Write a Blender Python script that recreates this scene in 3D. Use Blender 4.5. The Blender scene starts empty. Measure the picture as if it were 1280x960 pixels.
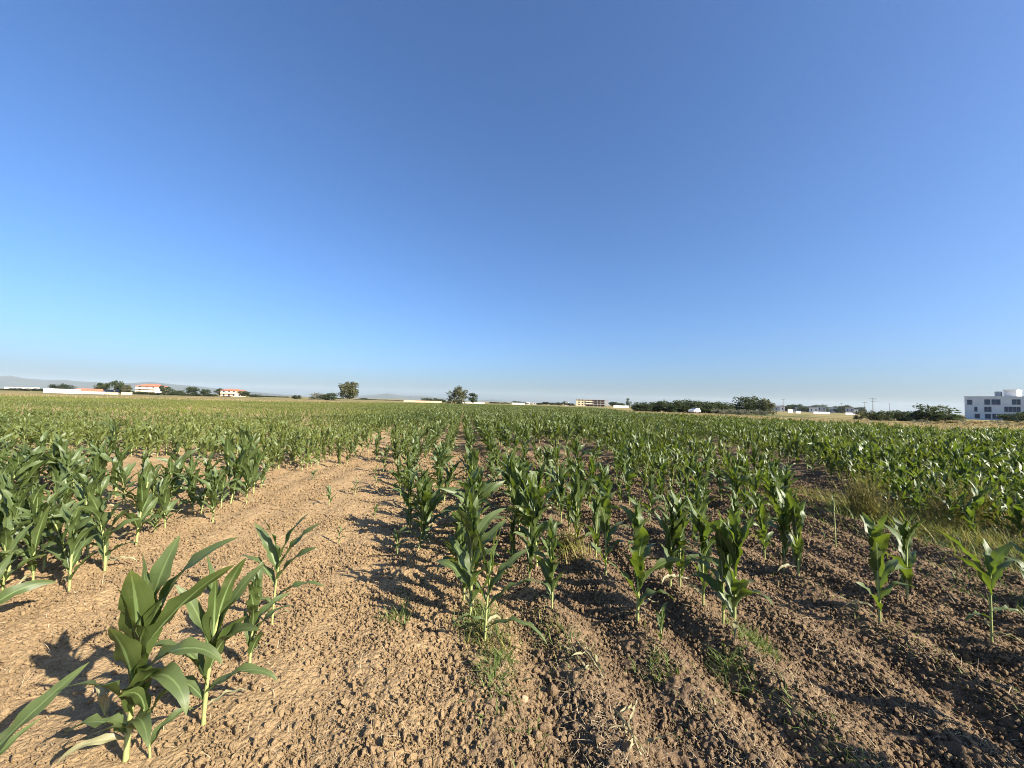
import bpy, bmesh, math, random
import numpy as np
R = math.radians
rng = np.random.default_rng(7)
random.seed(7)
SC = bpy.context.scene
COL = SC.collection

# ------------------------------------------------------------------ camera
F, H_CAM, PITCH, ROLL = 481.0, 1.6, R(2.74), R(1.6)     # focal length in pixels of a 1280 px wide frame
def ray(px, py):
    x = (px - 640) / F; y = -(py - 480) / F
    r = x * np.cos(ROLL) - y * np.sin(ROLL); u = x * np.sin(ROLL) + y * np.cos(ROLL)
    return np.array([r, np.cos(PITCH) - u * np.sin(PITCH), np.sin(PITCH) + u * np.cos(PITCH)])
def ground_at(px, py):
    d = ray(px, py); t = -H_CAM / d[2]
    return d[0] * t, d[1] * t
def at_depth(px, py, Y):
    d = ray(px, py); t = Y / d[1]
    return np.array([d[0] * t, Y, H_CAM + d[2] * t])
def to_px(x, y, z=0.0):
    z = z - H_CAM
    dep = y * np.cos(PITCH) + z * np.sin(PITCH)
    u = -y * np.sin(PITCH) + z * np.cos(PITCH)
    X = (x * np.cos(ROLL) + u * np.sin(ROLL)); Yc = (-x * np.sin(ROLL) + u * np.cos(ROLL))
    dep_ = np.where(np.abs(dep) < 1e-6, 1e-6, dep)
    return 640 + F * X / dep_, 480 - F * Yc / dep_, dep

cam = bpy.data.cameras.new('camera'); co = bpy.data.objects.new('camera', cam); COL.objects.link(co)
cam.sensor_width = 36.0; cam.lens = F / 1280 * 36.0; cam.clip_start = 0.05; cam.clip_end = 30000
from mathutils import Matrix, Vector
co.matrix_world = Matrix.Translation((0, 0, H_CAM)) @ Matrix.Rotation(R(90) + PITCH, 4, 'X') @ Matrix.Rotation(ROLL, 4, 'Z')
SC.camera = co

# ------------------------------------------------------------------ light
SUN_EL, SUN_AZ = R(30), R(120.3)          # azimuth clockwise from +Y (straight ahead)
sd = Vector((math.sin(SUN_AZ) * math.cos(SUN_EL), math.cos(SUN_AZ) * math.cos(SUN_EL), math.sin(SUN_EL)))
ld = bpy.data.lights.new('sun', 'SUN'); ld.energy = 5.0; ld.angle = R(0.5); ld.color = (1.0, 0.90, 0.76)
lo = bpy.data.objects.new('sun', ld); COL.objects.link(lo); lo.rotation_euler = sd.to_track_quat('Z', 'Y').to_euler()
W = bpy.data.worlds.new('World'); SC.world = W; W.use_nodes = True
wn = W.node_tree.nodes; wl = W.node_tree.links
sky = wn.new('ShaderNodeTexSky'); sky.sky_type = 'NISHITA'; sky.sun_disc = False
sky.sun_elevation = SUN_EL; sky.sun_rotation = SUN_AZ
sky.air_density = 1.0; sky.dust_density = 2.3; sky.ozone_density = 10.0; sky.altitude = 0
bg = wn['Background']; bg.inputs['Strength'].default_value = 0.072
wl.new(sky.outputs[0], bg.inputs['Color'])
SC.view_settings.view_transform = 'Standard'; SC.view_settings.look = 'None'
SC.view_settings.exposure = 1.58; SC.view_settings.gamma = 1.0; SC.view_settings.use_curve_mapping = False
SC.render.engine = 'CYCLES'
SC.cycles.use_denoising = True; SC.cycles.filter_width = 1.0
SC.cycles.denoising_prefilter = 'NONE'; SC.cycles.denoising_input_passes = 'RGB_ALBEDO_NORMAL'
SC.cycles.max_bounces = 6; SC.cycles.diffuse_bounces = 3; SC.cycles.glossy_bounces = 2
SC.cycles.transmission_bounces = 4; SC.cycles.volume_bounces = 2; SC.cycles.transparent_max_bounces = 6

# ------------------------------------------------------------------ object helpers
def tag(o, label=None, cat=None, group=None, kind=None):
    if label: o['label'] = label
    if cat: o['category'] = cat
    if group: o['group'] = group
    if kind: o['kind'] = kind
    return o
def empty(name, loc, rz=0.0, label=None, cat=None, group=None):
    o = bpy.data.objects.new(name, None); COL.objects.link(o)
    o.empty_display_size = 0.2
    o.location = loc; o.rotation_euler = (0, 0, rz)
    return tag(o, label, cat, group)
def link(name, me, parent=None):
    o = bpy.data.objects.new(name, me); COL.objects.link(o)
    if parent: o.parent = parent
    return o
def np_mesh(name, verts, quads=None, tris=None, mats=(), smooth=True, uv=None, mat_idx=None):
    """mesh from numpy arrays; uv is per vertex"""
    me = bpy.data.meshes.new(name)
    v = np.asarray(verts, dtype=np.float32)
    me.vertices.add(len(v)); me.vertices.foreach_set('co', v.ravel())
    loops = []; starts = []; n0 = 0
    if quads is not None and len(quads):
        q = np.asarray(quads, dtype=np.int32); loops.append(q.ravel()); starts.append(np.arange(len(q), dtype=np.int32) * 4); n0 = len(q) * 4
    if tris is not None and len(tris):
        t = np.asarray(tris, dtype=np.int32); loops.append(t.ravel()); starts.append(n0 + np.arange(len(t), dtype=np.int32) * 3)
    loops = np.concatenate(loops); starts = np.concatenate(starts)
    me.loops.add(len(loops)); me.loops.foreach_set('vertex_index', loops)
    me.polygons.add(len(starts)); me.polygons.foreach_set('loop_start', starts)
    if smooth: me.polygons.foreach_set('use_smooth', np.ones(len(starts), dtype=bool))
    if mat_idx is not None: me.polygons.foreach_set('material_index', np.asarray(mat_idx, dtype=np.int32))
    me.update(calc_edges=True)
    if uv is not None:
        l = me.uv_layers.new(name='UVMap'); l.data.foreach_set('uv', np.asarray(uv, dtype=np.float32)[loops].ravel())
    for m in mats: me.materials.append(m)
    return me

class MB:
    """collects boxes, prisms and tubes into one mesh"""
    def __init__(s): s.v = []; s.f = []
    def add(s, vs, fs):
        n = len(s.v); s.v += [tuple(p) for p in vs]; s.f += [tuple(i + n for i in f) for f in fs]
        return s
    def box(s, x0, x1, y0, y1, z0, z1):
        return s.add([(x0,y0,z0),(x1,y0,z0),(x1,y1,z0),(x0,y1,z0),(x0,y0,z1),(x1,y0,z1),(x1,y1,z1),(x0,y1,z1)],
                     [(0,3,2,1),(4,5,6,7),(0,1,5,4),(1,2,6,5),(2,3,7,6),(3,0,4,7)])
    def hip(s, x0, x1, y0, y1, z0, z1, ridge=0.5):
        cy = (y0+y1)/2; ins = min((x1-x0)/2, (y1-y0)/2) * ridge * 2
        return s.add([(x0,y0,z0),(x1,y0,z0),(x1,y1,z0),(x0,y1,z0),(x0+ins,cy,z1),(x1-ins,cy,z1)],
                     [(0,3,2,1),(0,1,5,4),(2,3,4,5),(1,2,5),(3,0,4)])
    def gable(s, x0, x1, y0, y1, z0, z1):
        cy = (y0+y1)/2
        return s.add([(x0,y0,z0),(x1,y0,z0),(x1,y1,z0),(x0,y1,z0),(x0,cy,z1),(x1,cy,z1)],
                     [(0,3,2,1),(0,1,5,4),(2,3,4,5),(1,2,5),(3,0,4)])
    def tube(s, pts, rad, n=6):
        pts = [Vector(p) for p in pts]; rad = list(rad) if hasattr(rad, '__len__') else [rad]*len(pts)
        base = len(s.v)
        for i, p in enumerate(pts):
            t = (pts[min(i+1, len(pts)-1)] - pts[max(i-1, 0)]).normalized()
            a = t.cross(Vector((0.31, 0.87, 0.38))).normalized(); b = t.cross(a)
            for k in range(n):
                w = 2*math.pi*k/n
                s.v.append(tuple(p + (a*math.cos(w) + b*math.sin(w))*rad[i]))
        for i in range(len(pts)-1):
            for k in range(n):
                k2 = (k+1) % n
                s.f.append((base+i*n+k, base+i*n+k2, base+(i+1)*n+k2, base+(i+1)*n+k))
        s.f.append(tuple(base+k for k in range(n))[::-1]); s.f.append(tuple(base+(len(pts)-1)*n+k for k in range(n)))
        return s
    def poly_prism(s, outline, y0, y1):
        """outline in x,z extruded along y"""
        n = len(outline)
        vs = [(x, y0, z) for x, z in outline] + [(x, y1, z) for x, z in outline]
        fs = [tuple(range(n)), tuple(range(2*n-1, n-1, -1))] + [(i, i+n, (i+1) % n + n, (i+1) % n) for i in range(n)]
        return s.add(vs, fs)
    def mesh(s, name, mat, smooth=False):
        me = bpy.data.meshes.new(name); me.from_pydata(s.v, [], s.f); me.materials.append(mat)
        bm = bmesh.new(); bm.from_mesh(me); bmesh.ops.recalc_face_normals(bm, faces=bm.faces); bm.to_mesh(me); bm.free()
        if smooth:
            for p in me.polygons: p.use_smooth = True
        return me
    def build(s, name, mat, parent=None, smooth=False, bevel=0):
        me = s.mesh(name, mat, smooth)
        o = link(name, me, parent)
        if bevel:
            m = o.modifiers.new('bevel', 'BEVEL'); m.width = bevel; m.segments = 2; m.limit_method = 'ANGLE'
        return o

# ------------------------------------------------------------------ materials
def mat(name):
    m = bpy.data.materials.new(name); m.use_nodes = True
    nt = m.node_tree; b = nt.nodes['Principled BSDF']
    return m, nt, nt.nodes, nt.links, b
def ramp(n, stops):
    r = n.new('ShaderNodeValToRGB'); e = r.color_ramp.elements
    while len(e) < len(stops): e.new(0.5)
    for i, (p, c) in enumerate(stops): e[i].position = p; e[i].color = (*c, 1)
    return r
def mixc(n, l, fac, a, b, blend='MIX'):
    x = n.new('ShaderNodeMix'); x.data_type = 'RGBA'; x.blend_type = blend
    for s, val in ((0, fac), (6, a), (7, b)):
        if hasattr(val, 'is_output'): l.new(val, x.inputs[s])
        elif s == 0: x.inputs[0].default_value = val
        else: x.inputs[s].default_value = (*val, 1)
    return x.outputs[2]
def mathn(n, l, op, a, b=None, clamp=False):
    x = n.new('ShaderNodeMath'); x.operation = op; x.use_clamp = clamp
    for s, val in ((0, a), (1, b)):
        if val is None: continue
        if hasattr(val, 'is_output'): l.new(val, x.inputs[s])
        else: x.inputs[s].default_value = val
    return x.outputs[0]
def noise(n, l, scale, detail=4, rough=0.55, vec=None):
    x = n.new('ShaderNodeTexNoise'); x.inputs['Scale'].default_value = scale
    x.inputs['Detail'].default_value = detail; x.inputs['Roughness'].default_value = rough
    if vec is not None: l.new(vec, x.inputs['Vector'])
    return x
def plain(name, col, var=0.12, scale=3.0, rough=0.8, spec=0.3, metal=0.0, bump=0.0):
    m, nt, n, l, b = mat(name)
    tc = n.new('ShaderNodeTexCoord')
    nz = noise(n, l, scale, 5, 0.6, tc.outputs['Object'])
    r = ramp(n, [(0.3, [c*(1-var) for c in col]), (0.7, [min(1, c*(1+var)) for c in col])])
    l.new(nz.outputs['Fac'], r.inputs['Fac']); l.new(r.outputs['Color'], b.inputs['Base Color'])
    b.inputs['Roughness'].default_value = rough; b.inputs['Specular IOR Level'].default_value = spec
    b.inputs['Metallic'].default_value = metal
    if bump:
        bp = n.new('ShaderNodeBump'); bp.inputs['Strength'].default_value = bump; bp.inputs['Distance'].default_value = 0.05
        l.new(nz.outputs['Fac'], bp.inputs['Height']); l.new(bp.outputs['Normal'], b.inputs['Normal'])
    return m
SOIL_DRY, SOIL_DRY2 = (0.355, 0.250, 0.133), (0.262, 0.178, 0.091)
SOIL_MOIST, SOIL_MOIST2 = (0.185, 0.126, 0.076), (0.088, 0.060, 0.038)
def soil_material():
    m, nt, n, l, b = mat('soil')
    geo = n.new('ShaderNodeNewGeometry'); P = geo.outputs['Position']
    att = n.new('ShaderNodeAttribute'); att.attribute_name = 'zone'
    sep = n.new('ShaderNodeSeparateColor'); l.new(att.outputs['Color'], sep.inputs[0])
    n1 = noise(n, l, 1.7, 5, 0.6, P); n2 = noise(n, l, 38, 6, 0.65, P); n3 = noise(n, l, 170, 4, 0.6, P)
    vo = n.new('ShaderNodeTexVoronoi'); vo.inputs['Scale'].default_value = 46; l.new(P, vo.inputs['Vector'])
    dry = mixc(n, l, n2.outputs['Fac'], SOIL_DRY2, SOIL_DRY)
    mo = mixc(n, l, n2.outputs['Fac'], SOIL_MOIST2, SOIL_MOIST)
    f1 = mathn(n, l, 'ADD', sep.outputs['Red'], mathn(n, l, 'MULTIPLY', mathn(n, l, 'SUBTRACT', n1.outputs['Fac'], 0.5), 1.2), True)
    base = mixc(n, l, f1, dry, mo)
    spk = ramp(n, [(0.52, (0, 0, 0)), (0.72, (1, 1, 1))]); l.new(n3.outputs['Fac'], spk.inputs['Fac'])
    base = mixc(n, l, mathn(n, l, 'MULTIPLY', spk.outputs['Color'], 0.35), base, (0.37, 0.275, 0.165))
    # dry grass margin, far fields
    n4 = noise(n, l, 0.9, 6, 0.7, P); n5 = noise(n, l, 0.035, 4, 0.6, P)
    gr = mixc(n, l, n4.outputs['Fac'], (0.12, 0.10, 0.042), (0.26, 0.20, 0.095))
    base = mixc(n, l, sep.outputs['Green'], base, gr)
    rf = ramp(n, [(0.38, (0.07, 0.09, 0.03)), (0.5, (0.26, 0.20, 0.09)), (0.62, (0.10, 0.11, 0.04))]); l.new(n5.outputs['Fac'], rf.inputs['Fac'])
    base = mixc(n, l, sep.outputs['Blue'], base, rf.outputs['Color'])
    l.new(base, b.inputs['Base Color'])
    b.inputs['Roughness'].default_value = 0.95; b.inputs['Specular IOR Level'].default_value = 0.072
    hgt = mathn(n, l, 'ADD', mathn(n, l, 'MULTIPLY', n2.outputs['Fac'], 1.0), mathn(n, l, 'ADD', mathn(n, l, 'MULTIPLY', n3.outputs['Fac'], 0.35), mathn(n, l, 'MULTIPLY', vo.outputs['Distance'], -0.6)))
    bp = n.new('ShaderNodeBump'); bp.inputs['Strength'].default_value = 0.9; bp.inputs['Distance'].default_value = 0.02
    l.new(hgt, bp.inputs['Height']); l.new(bp.outputs['Normal'], b.inputs['Normal'])
    return m
def clod_material():
    m, nt, n, l, b = mat('soil_clod')
    oi = n.new('ShaderNodeObjectInfo'); tc = n.new('ShaderNodeTexCoord')
    at = n.new('ShaderNodeAttribute'); at.attribute_type = 'INSTANCER'; at.attribute_name = 'tint'
    nz = noise(n, l, 3.0, 5, 0.65, tc.outputs['Object'])
    dry = mixc(n, l, nz.outputs['Fac'], SOIL_DRY2, SOIL_DRY); mo = mixc(n, l, nz.outputs['Fac'], SOIL_MOIST2, (0.20, 0.138, 0.085))
    base = mixc(n, l, at.outputs['Fac'], dry, mo)
    base = mixc(n, l, mathn(n, l, 'MULTIPLY', oi.outputs['Random'], 0.45), base, (0.35, 0.252, 0.145))
    l.new(base, b.inputs['Base Color']); b.inputs['Roughness'].default_value = 0.95; b.inputs['Specular IOR Level'].default_value = 0.1
    bp = n.new('ShaderNodeBump'); bp.inputs['Strength'].default_value = 0.6; bp.inputs['Distance'].default_value = 0.25
    l.new(nz.outputs['Fac'], bp.inputs['Height']); l.new(bp.outputs['Normal'], b.inputs['Normal'])
    return m
def leaf_material(name='maize_leaf', c0=(0.028, 0.044, 0.009), c1=(0.070, 0.093, 0.021), rib=(0.23, 0.33, 0.12), trans=(0.15, 0.22, 0.016), yellow=(0.26, 0.27, 0.055), ylo=0.0, tfac=0.30):
    m, nt, n, l, b = mat(name)
    uv = n.new('ShaderNodeUVMap'); sx = n.new('ShaderNodeSeparateXYZ'); l.new(uv.outputs[0], sx.inputs[0])
    oi = n.new('ShaderNodeObjectInfo'); tc = n.new('ShaderNodeTexCoord')
    at = n.new('ShaderNodeAttribute'); at.attribute_type = 'INSTANCER'; at.attribute_name = 'tint'
    nz = noise(n, l, 5.0, 4, 0.6, tc.outputs['Object'])
    base = mixc(n, l, nz.outputs['Fac'], c0, c1)
    base = mixc(n, l, mathn(n, l, 'MULTIPLY', oi.outputs['Random'], 0.4), base, (0.072, 0.10, 0.034))
    # parallel veins
    mp = n.new('ShaderNodeMapping'); mp.inputs['Scale'].default_value = (26, 0.6, 1); l.new(uv.outputs[0], mp.inputs['Vector'])
    vn = noise(n, l, 1.0, 2, 0.5, mp.outputs['Vector'])
    base = mixc(n, l, mathn(n, l, 'MULTIPLY', vn.outputs['Fac'], 0.30), base, (0.10, 0.145, 0.045))
    # midrib
    d = mathn(n, l, 'ABSOLUTE', mathn(n, l, 'SUBTRACT', sx.outputs['X'], 0.5))
    rm = n.new('ShaderNodeMapRange'); rm.inputs['From Min'].default_value = 0.034; rm.inputs['From Max'].default_value = 0.065
    rm.inputs['To Min'].default_value = 1; rm.inputs['To Max'].default_value = 0; l.new(d, rm.inputs['Value'])
    tipf = mathn(n, l, 'SUBTRACT', 1.0, mathn(n, l, 'MULTIPLY', sx.outputs['Y'], 0.8))
    base = mixc(n, l, mathn(n, l, 'MULTIPLY', rm.outputs[0], tipf), base, rib)
    # yellowing: per instance tint and at scattered tips
    yt = n.new('ShaderNodeMapRange'); yt.inputs['From Min'].default_value = 0.82; yt.inputs['From Max'].default_value = 1.0; l.new(sx.outputs['Y'], yt.inputs['Value'])
    yf = mathn(n, l, 'ADD', mathn(n, l, 'MULTIPLY', at.outputs['Fac'], 0.8), mathn(n, l, 'MULTIPLY', yt.outputs[0], mathn(n, l, 'MULTIPLY', nz.outputs['Fac'], 0.5)), True)
    yf = mathn(n, l, 'ADD', yf, ylo, True)
    base = mixc(n, l, yf, base, yellow)
    # dust and blotches
    n2 = noise(n, l, 16.0, 5, 0.7, tc.outputs['Object']); bl = ramp(n, [(0.56, (0, 0, 0)), (0.70, (1, 1, 1))]); l.new(n2.outputs['Fac'], bl.inputs['Fac'])
    base = mixc(n, l, mathn(n, l, 'MULTIPLY', bl.outputs['Color'], 0.32), base, (0.17, 0.165, 0.085))
    # paler underside
    geo = n.new('ShaderNodeNewGeometry')
    base = mixc(n, l, mathn(n, l, 'MULTIPLY', geo.outputs['Backfacing'], 0.35), base, (0.115, 0.155, 0.07))
    l.new(base, b.inputs['Base Color'])
    b.inputs['Roughness'].default_value = 0.46; b.inputs['Specular IOR Level'].default_value = 0.42
    bp = n.new('ShaderNodeBump'); bp.inputs['Strength'].default_value = 0.25; bp.inputs['Distance'].default_value = 0.004
    l.new(vn.outputs['Fac'], bp.inputs['Height']); l.new(bp.outputs['Normal'], b.inputs['Normal'])
    tr = n.new('ShaderNodeBsdfTranslucent'); l.new(mixc(n, l, yf, trans, (0.36, 0.33, 0.05)), tr.inputs['Color'])
    ms = n.new('ShaderNodeMixShader'); ms.inputs[0].default_value = tfac
    l.new(b.outputs[0], ms.inputs[1]); l.new(tr.outputs[0], ms.inputs[2])
    l.new(ms.outputs[0], n['Material Output'].inputs['Surface'])
    return m
def foliage_material(name, c0, c1, trans=(0.10, 0.16, 0.02), tfac=0.2, rough=0.6, spec=0.25):
    m, nt, n, l, b = mat(name)
    geo = n.new('ShaderNodeNewGeometry'); oi = n.new('ShaderNodeObjectInfo')
    base = mixc(n, l, geo.outputs['Random Per Island'], c0, c1)
    base = mixc(n, l, mathn(n, l, 'MULTIPLY', oi.outputs['Random'], 0.4), base, [c*1.5 for c in c1])
    l.new(base, b.inputs['Base Color']); b.inputs['Roughness'].default_value = rough; b.inputs['Specular IOR Level'].default_value = spec
    tr = n.new('ShaderNodeBsdfTranslucent'); tr.inputs['Color'].default_value = (*trans, 1)
    ms = n.new('ShaderNodeMixShader'); ms.inputs[0].default_value = tfac
    l.new(b.outputs[0], ms.inputs[1]); l.new(tr.outputs[0], ms.inputs[2]); l.new(ms.outputs[0], n['Material Output'].inputs['Surface'])
    return m
M = {
 'soil': soil_material(), 'clod': clod_material(), 'leaf': leaf_material(),
 'dryleaf': leaf_material('withered_leaf', (0.24, 0.19, 0.11), (0.40, 0.33, 0.20), (0.45, 0.38, 0.24), (0.4, 0.32, 0.15), (0.5, 0.42, 0.25), 0.2, 0.2),
 'yleaf': leaf_material('yellowing_leaf', ylo=0.75),
 'stalk': plain('maize_stalk', (0.27, 0.30, 0.11), 0.25, 9.0, 0.5, 0.4),
 'stone': plain('stone_clod', (0.50, 0.35, 0.21), 0.25, 20.0, 0.95, 0.1, 0, 0.6),
 'straw': foliage_material('dry_straw', (0.18, 0.13, 0.07), (0.52, 0.41, 0.25), (0.3, 0.2, 0.1), 0.1),
 'grass': foliage_material('weedy_grass', (0.06, 0.10, 0.022), (0.16, 0.19, 0.06), (0.2, 0.26, 0.03), 0.3),
 'weed': foliage_material('tall_weed', (0.10, 0.105, 0.028), (0.24, 0.205, 0.06), (0.28, 0.25, 0.05), 0.3),
 'tan': foliage_material('dry_grass', (0.13, 0.115, 0.05), (0.29, 0.23, 0.11), (0.4, 0.3, 0.1), 0.25),
 'tree': foliage_material('tree_leaves', (0.014, 0.023, 0.009), (0.045, 0.058, 0.021), (0.09, 0.13, 0.02), 0.2),
 'olive': foliage_material('olive_leaves', (0.04, 0.048, 0.02), (0.10, 0.10, 0.043), (0.12, 0.13, 0.03), 0.2),
 'silver': foliage_material('silvery_leaves', (0.07, 0.08, 0.05), (0.17, 0.17, 0.125), (0.15, 0.16, 0.06), 0.2),
 'bark': plain('bark', (0.13, 0.10, 0.075), 0.3, 4.0, 0.9),
 'shadewhite': plain('shaded_white_plaster', (0.74, 0.73, 0.70), 0.12, 0.5, 0.85),  # blotchier copy of white, colour toned slightly down for the facade in shade
 'white': plain('white_plaster', (0.76, 0.74, 0.70), 0.05, 0.6, 0.8),
 'cream': plain('cream_plaster', (0.72, 0.60, 0.42), 0.06, 0.6, 0.8),
 'peach': plain('peach_plaster', (0.74, 0.52, 0.32), 0.06, 0.6, 0.8),
 'yellow': plain('yellow_plaster', (0.60, 0.52, 0.33), 0.08, 0.6, 0.8),
 'grey': plain('grey_plaster', (0.42, 0.41, 0.40), 0.12, 0.5, 0.85),
 'concrete': plain('raw_concrete', (0.44, 0.40, 0.36), 0.15, 1.2, 0.9),
 'brick': plain('hollow_brick', (0.38, 0.19, 0.12), 0.2, 2.0, 0.9),
 'roof': plain('red_roof_tiles', (0.42, 0.135, 0.075), 0.2, 1.5, 0.85),
 'darkroof': plain('dark_roof', (0.06, 0.065, 0.075), 0.2, 1.0, 0.7),
 'glass': plain('window_glass', (0.025, 0.05, 0.10), 0.3, 0.8, 0.12, 0.6),
 'frame': plain('white_frame', (0.7, 0.7, 0.7), 0.04, 2.0, 0.5),
 'dark': plain('dark_opening', (0.02, 0.02, 0.022), 0.3, 1.0, 0.8),
 'wood': plain('grey_pole_wood', (0.15, 0.13, 0.115), 0.2, 3.0, 0.9),
 'carpaint': plain('white_car_paint', (0.78, 0.78, 0.77), 0.03, 1.0, 0.25, 0.5),
 'rubber': plain('tyre_rubber', (0.02, 0.02, 0.02), 0.2, 5.0, 0.9),
 'steel': plain('steel', (0.5, 0.5, 0.5), 0.1, 5.0, 0.35, 0.5, 0.8),
 'hill': plain('hill_scrub', (0.030, 0.038, 0.030), 0.4, 0.004, 0.95),
}

# ------------------------------------------------------------------ noise, field frame, zones
def hash2(ix, iy, seed):
    h = (ix.astype(np.int64) * 374761393 + iy.astype(np.int64) * 668265263 + seed * 1442695041) & 0xFFFFFFFF
    h = ((h ^ (h >> 13)) * 1274126177) & 0xFFFFFFFF
    return ((h ^ (h >> 16)) & 0xFFFF).astype(np.float32) / 65535.0
def vnoise(x, y, s, seed):
    x = np.asarray(x, dtype=np.float64) / s; y = np.asarray(y, dtype=np.float64) / s
    ix = np.floor(x); iy = np.floor(y); fx = x - ix; fy = y - iy
    fx = fx*fx*(3-2*fx); fy = fy*fy*(3-2*fy)
    a = hash2(ix, iy, seed); b = hash2(ix+1, iy, seed); c = hash2(ix, iy+1, seed); d = hash2(ix+1, iy+1, seed)
    return (a*(1-fx)+b*fx)*(1-fy) + (c*(1-fx)+d*fx)*fy - 0.5
HEAD = R(7.0); ROW0, ROWD = 0.15, 0.59
def uv_of(x, y): return -x*math.sin(HEAD) + y*math.cos(HEAD), x*math.cos(HEAD) + y*math.sin(HEAD)
def xy_of(u, v): return -u*math.sin(HEAD) + v*math.cos(HEAD), u*math.cos(HEAD) + v*math.sin(HEAD)
def smooth(a, b, x):
    t = np.clip((x - a) / (b - a), 0, 1); return t*t*(3-2*t)
def macro(x, y):
    """ridges and hollows of the tilled ground (metres)"""
    x = np.asarray(x, dtype=np.float64); y = np.asarray(y, dtype=np.float64)
    u, v = uv_of(x, y); r = np.hypot(x, y)
    wob = vnoise(u, v, 2.2, 5) * 0.22 + vnoise(u, v, 0.7, 6) * 0.06
    amp = 0.010 + 0.034 * smooth(-0.2, 0.8, v) * (0.35 + 1.3*np.clip(vnoise(u*0.35, v, 0.55, 7)+0.5, 0, 1)) + 0.006*smooth(-1.6, -2.6, v)
    furrow = amp * np.cos(2*np.pi*(v - ROW0 + wob) / ROWD) * (1 - smooth(22, 40, r))
    big = vnoise(x, y, 1.1, 1) * 0.06 + vnoise(x, y, 0.42, 2) * 0.035
    return (furrow + big * (1 - smooth(60, 120, r)))
# far margin of the maize by direction (degrees from straight ahead) -> distance straight ahead
_ea = np.array([-70, -53, -35, -20, 0, 12, 18, 33.5, 53, 75]); _ey = np.array([58, 68, 84, 110, 150, 105, 58, 37, 26, 14])
def edge_y(x, y): return np.interp(np.degrees(np.arctan2(x, y)), _ea, _ey)

def in_poly(px, py, poly):
    px = np.asarray(px); py = np.asarray(py); c = np.zeros(px.shape, dtype=bool); n = len(poly)
    for i in range(n):
        x0, y0 = poly[i]; x1, y1 = poly[(i+1) % n]
        cond = ((y0 > py) != (y1 > py)) & (px < (x1-x0)*(py-y0)/((y1-y0) if y1 != y0 else 1e-9) + x0)
        c ^= cond
    return c
def wpoly(pts): return [tuple(float(c) for c in ground_at(*p)) for p in pts]
BARE_STRIP = wpoly([(-400,900),(-60,800),(0,775),(60,752),(100,742),(150,712),(195,690),(235,668),(275,655),(322,632),(335,608),(362,594),(400,586),(428,584),(440,594),(462,606),(486,622),(498,645),(520,690),(555,740),(600,790),(640,965),(660,1150),(660,1500),(-200,1900),(-1500,1900)])
BARE_RIGHT = wpoly([(600,965),(596,800),(640,745),(700,712),(780,700),(860,700),(940,690),(985,660),(1000,625),(945,597),(885,580),(862,566),(858,553),(885,553),(950,578),(1030,600),(1075,622),(1120,650),(1200,672),(1280,690),(1420,715),(1500,800),(1480,1000),(1500,1500),(600,1500)])
PATCHES = [  # sparse patches (polygon, share of plants kept)
 (wpoly([(0,573),(120,572),(260,575),(335,585),(325,604),(200,606),(60,600),(0,600)]), 0.12),
 (wpoly([(645,556),(720,556),(790,582),(760,604),(690,592),(650,572)]), 0.2),
 (wpoly([(20,513),(260,512),(420,518),(380,526),(200,527),(20,524)]), 0.5),
 (wpoly([(480,541),(540,533),(560,533),(520,545)]), 0.3),
 (wpoly([(440,594),(425,578),(470,545),(480,540),(505,542),(495,560),(490,590),(490,622)]), 0.4),
 (wpoly([(560,640),(590,640),(600,560),(590,560)]), 0.5), (wpoly([(640,640),(690,640),(650,560),(636,560)]), 0.5),
 (wpoly([(620,600),(960,600),(985,660),(860,700),(780,700),(640,745)]), 0.66),
]
YELLOWISH = wpoly([(-200,491),(0,492.5),(420,501.5),(560,509),(520,521),(400,526),(200,526),(0,524),(-200,520)])

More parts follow.
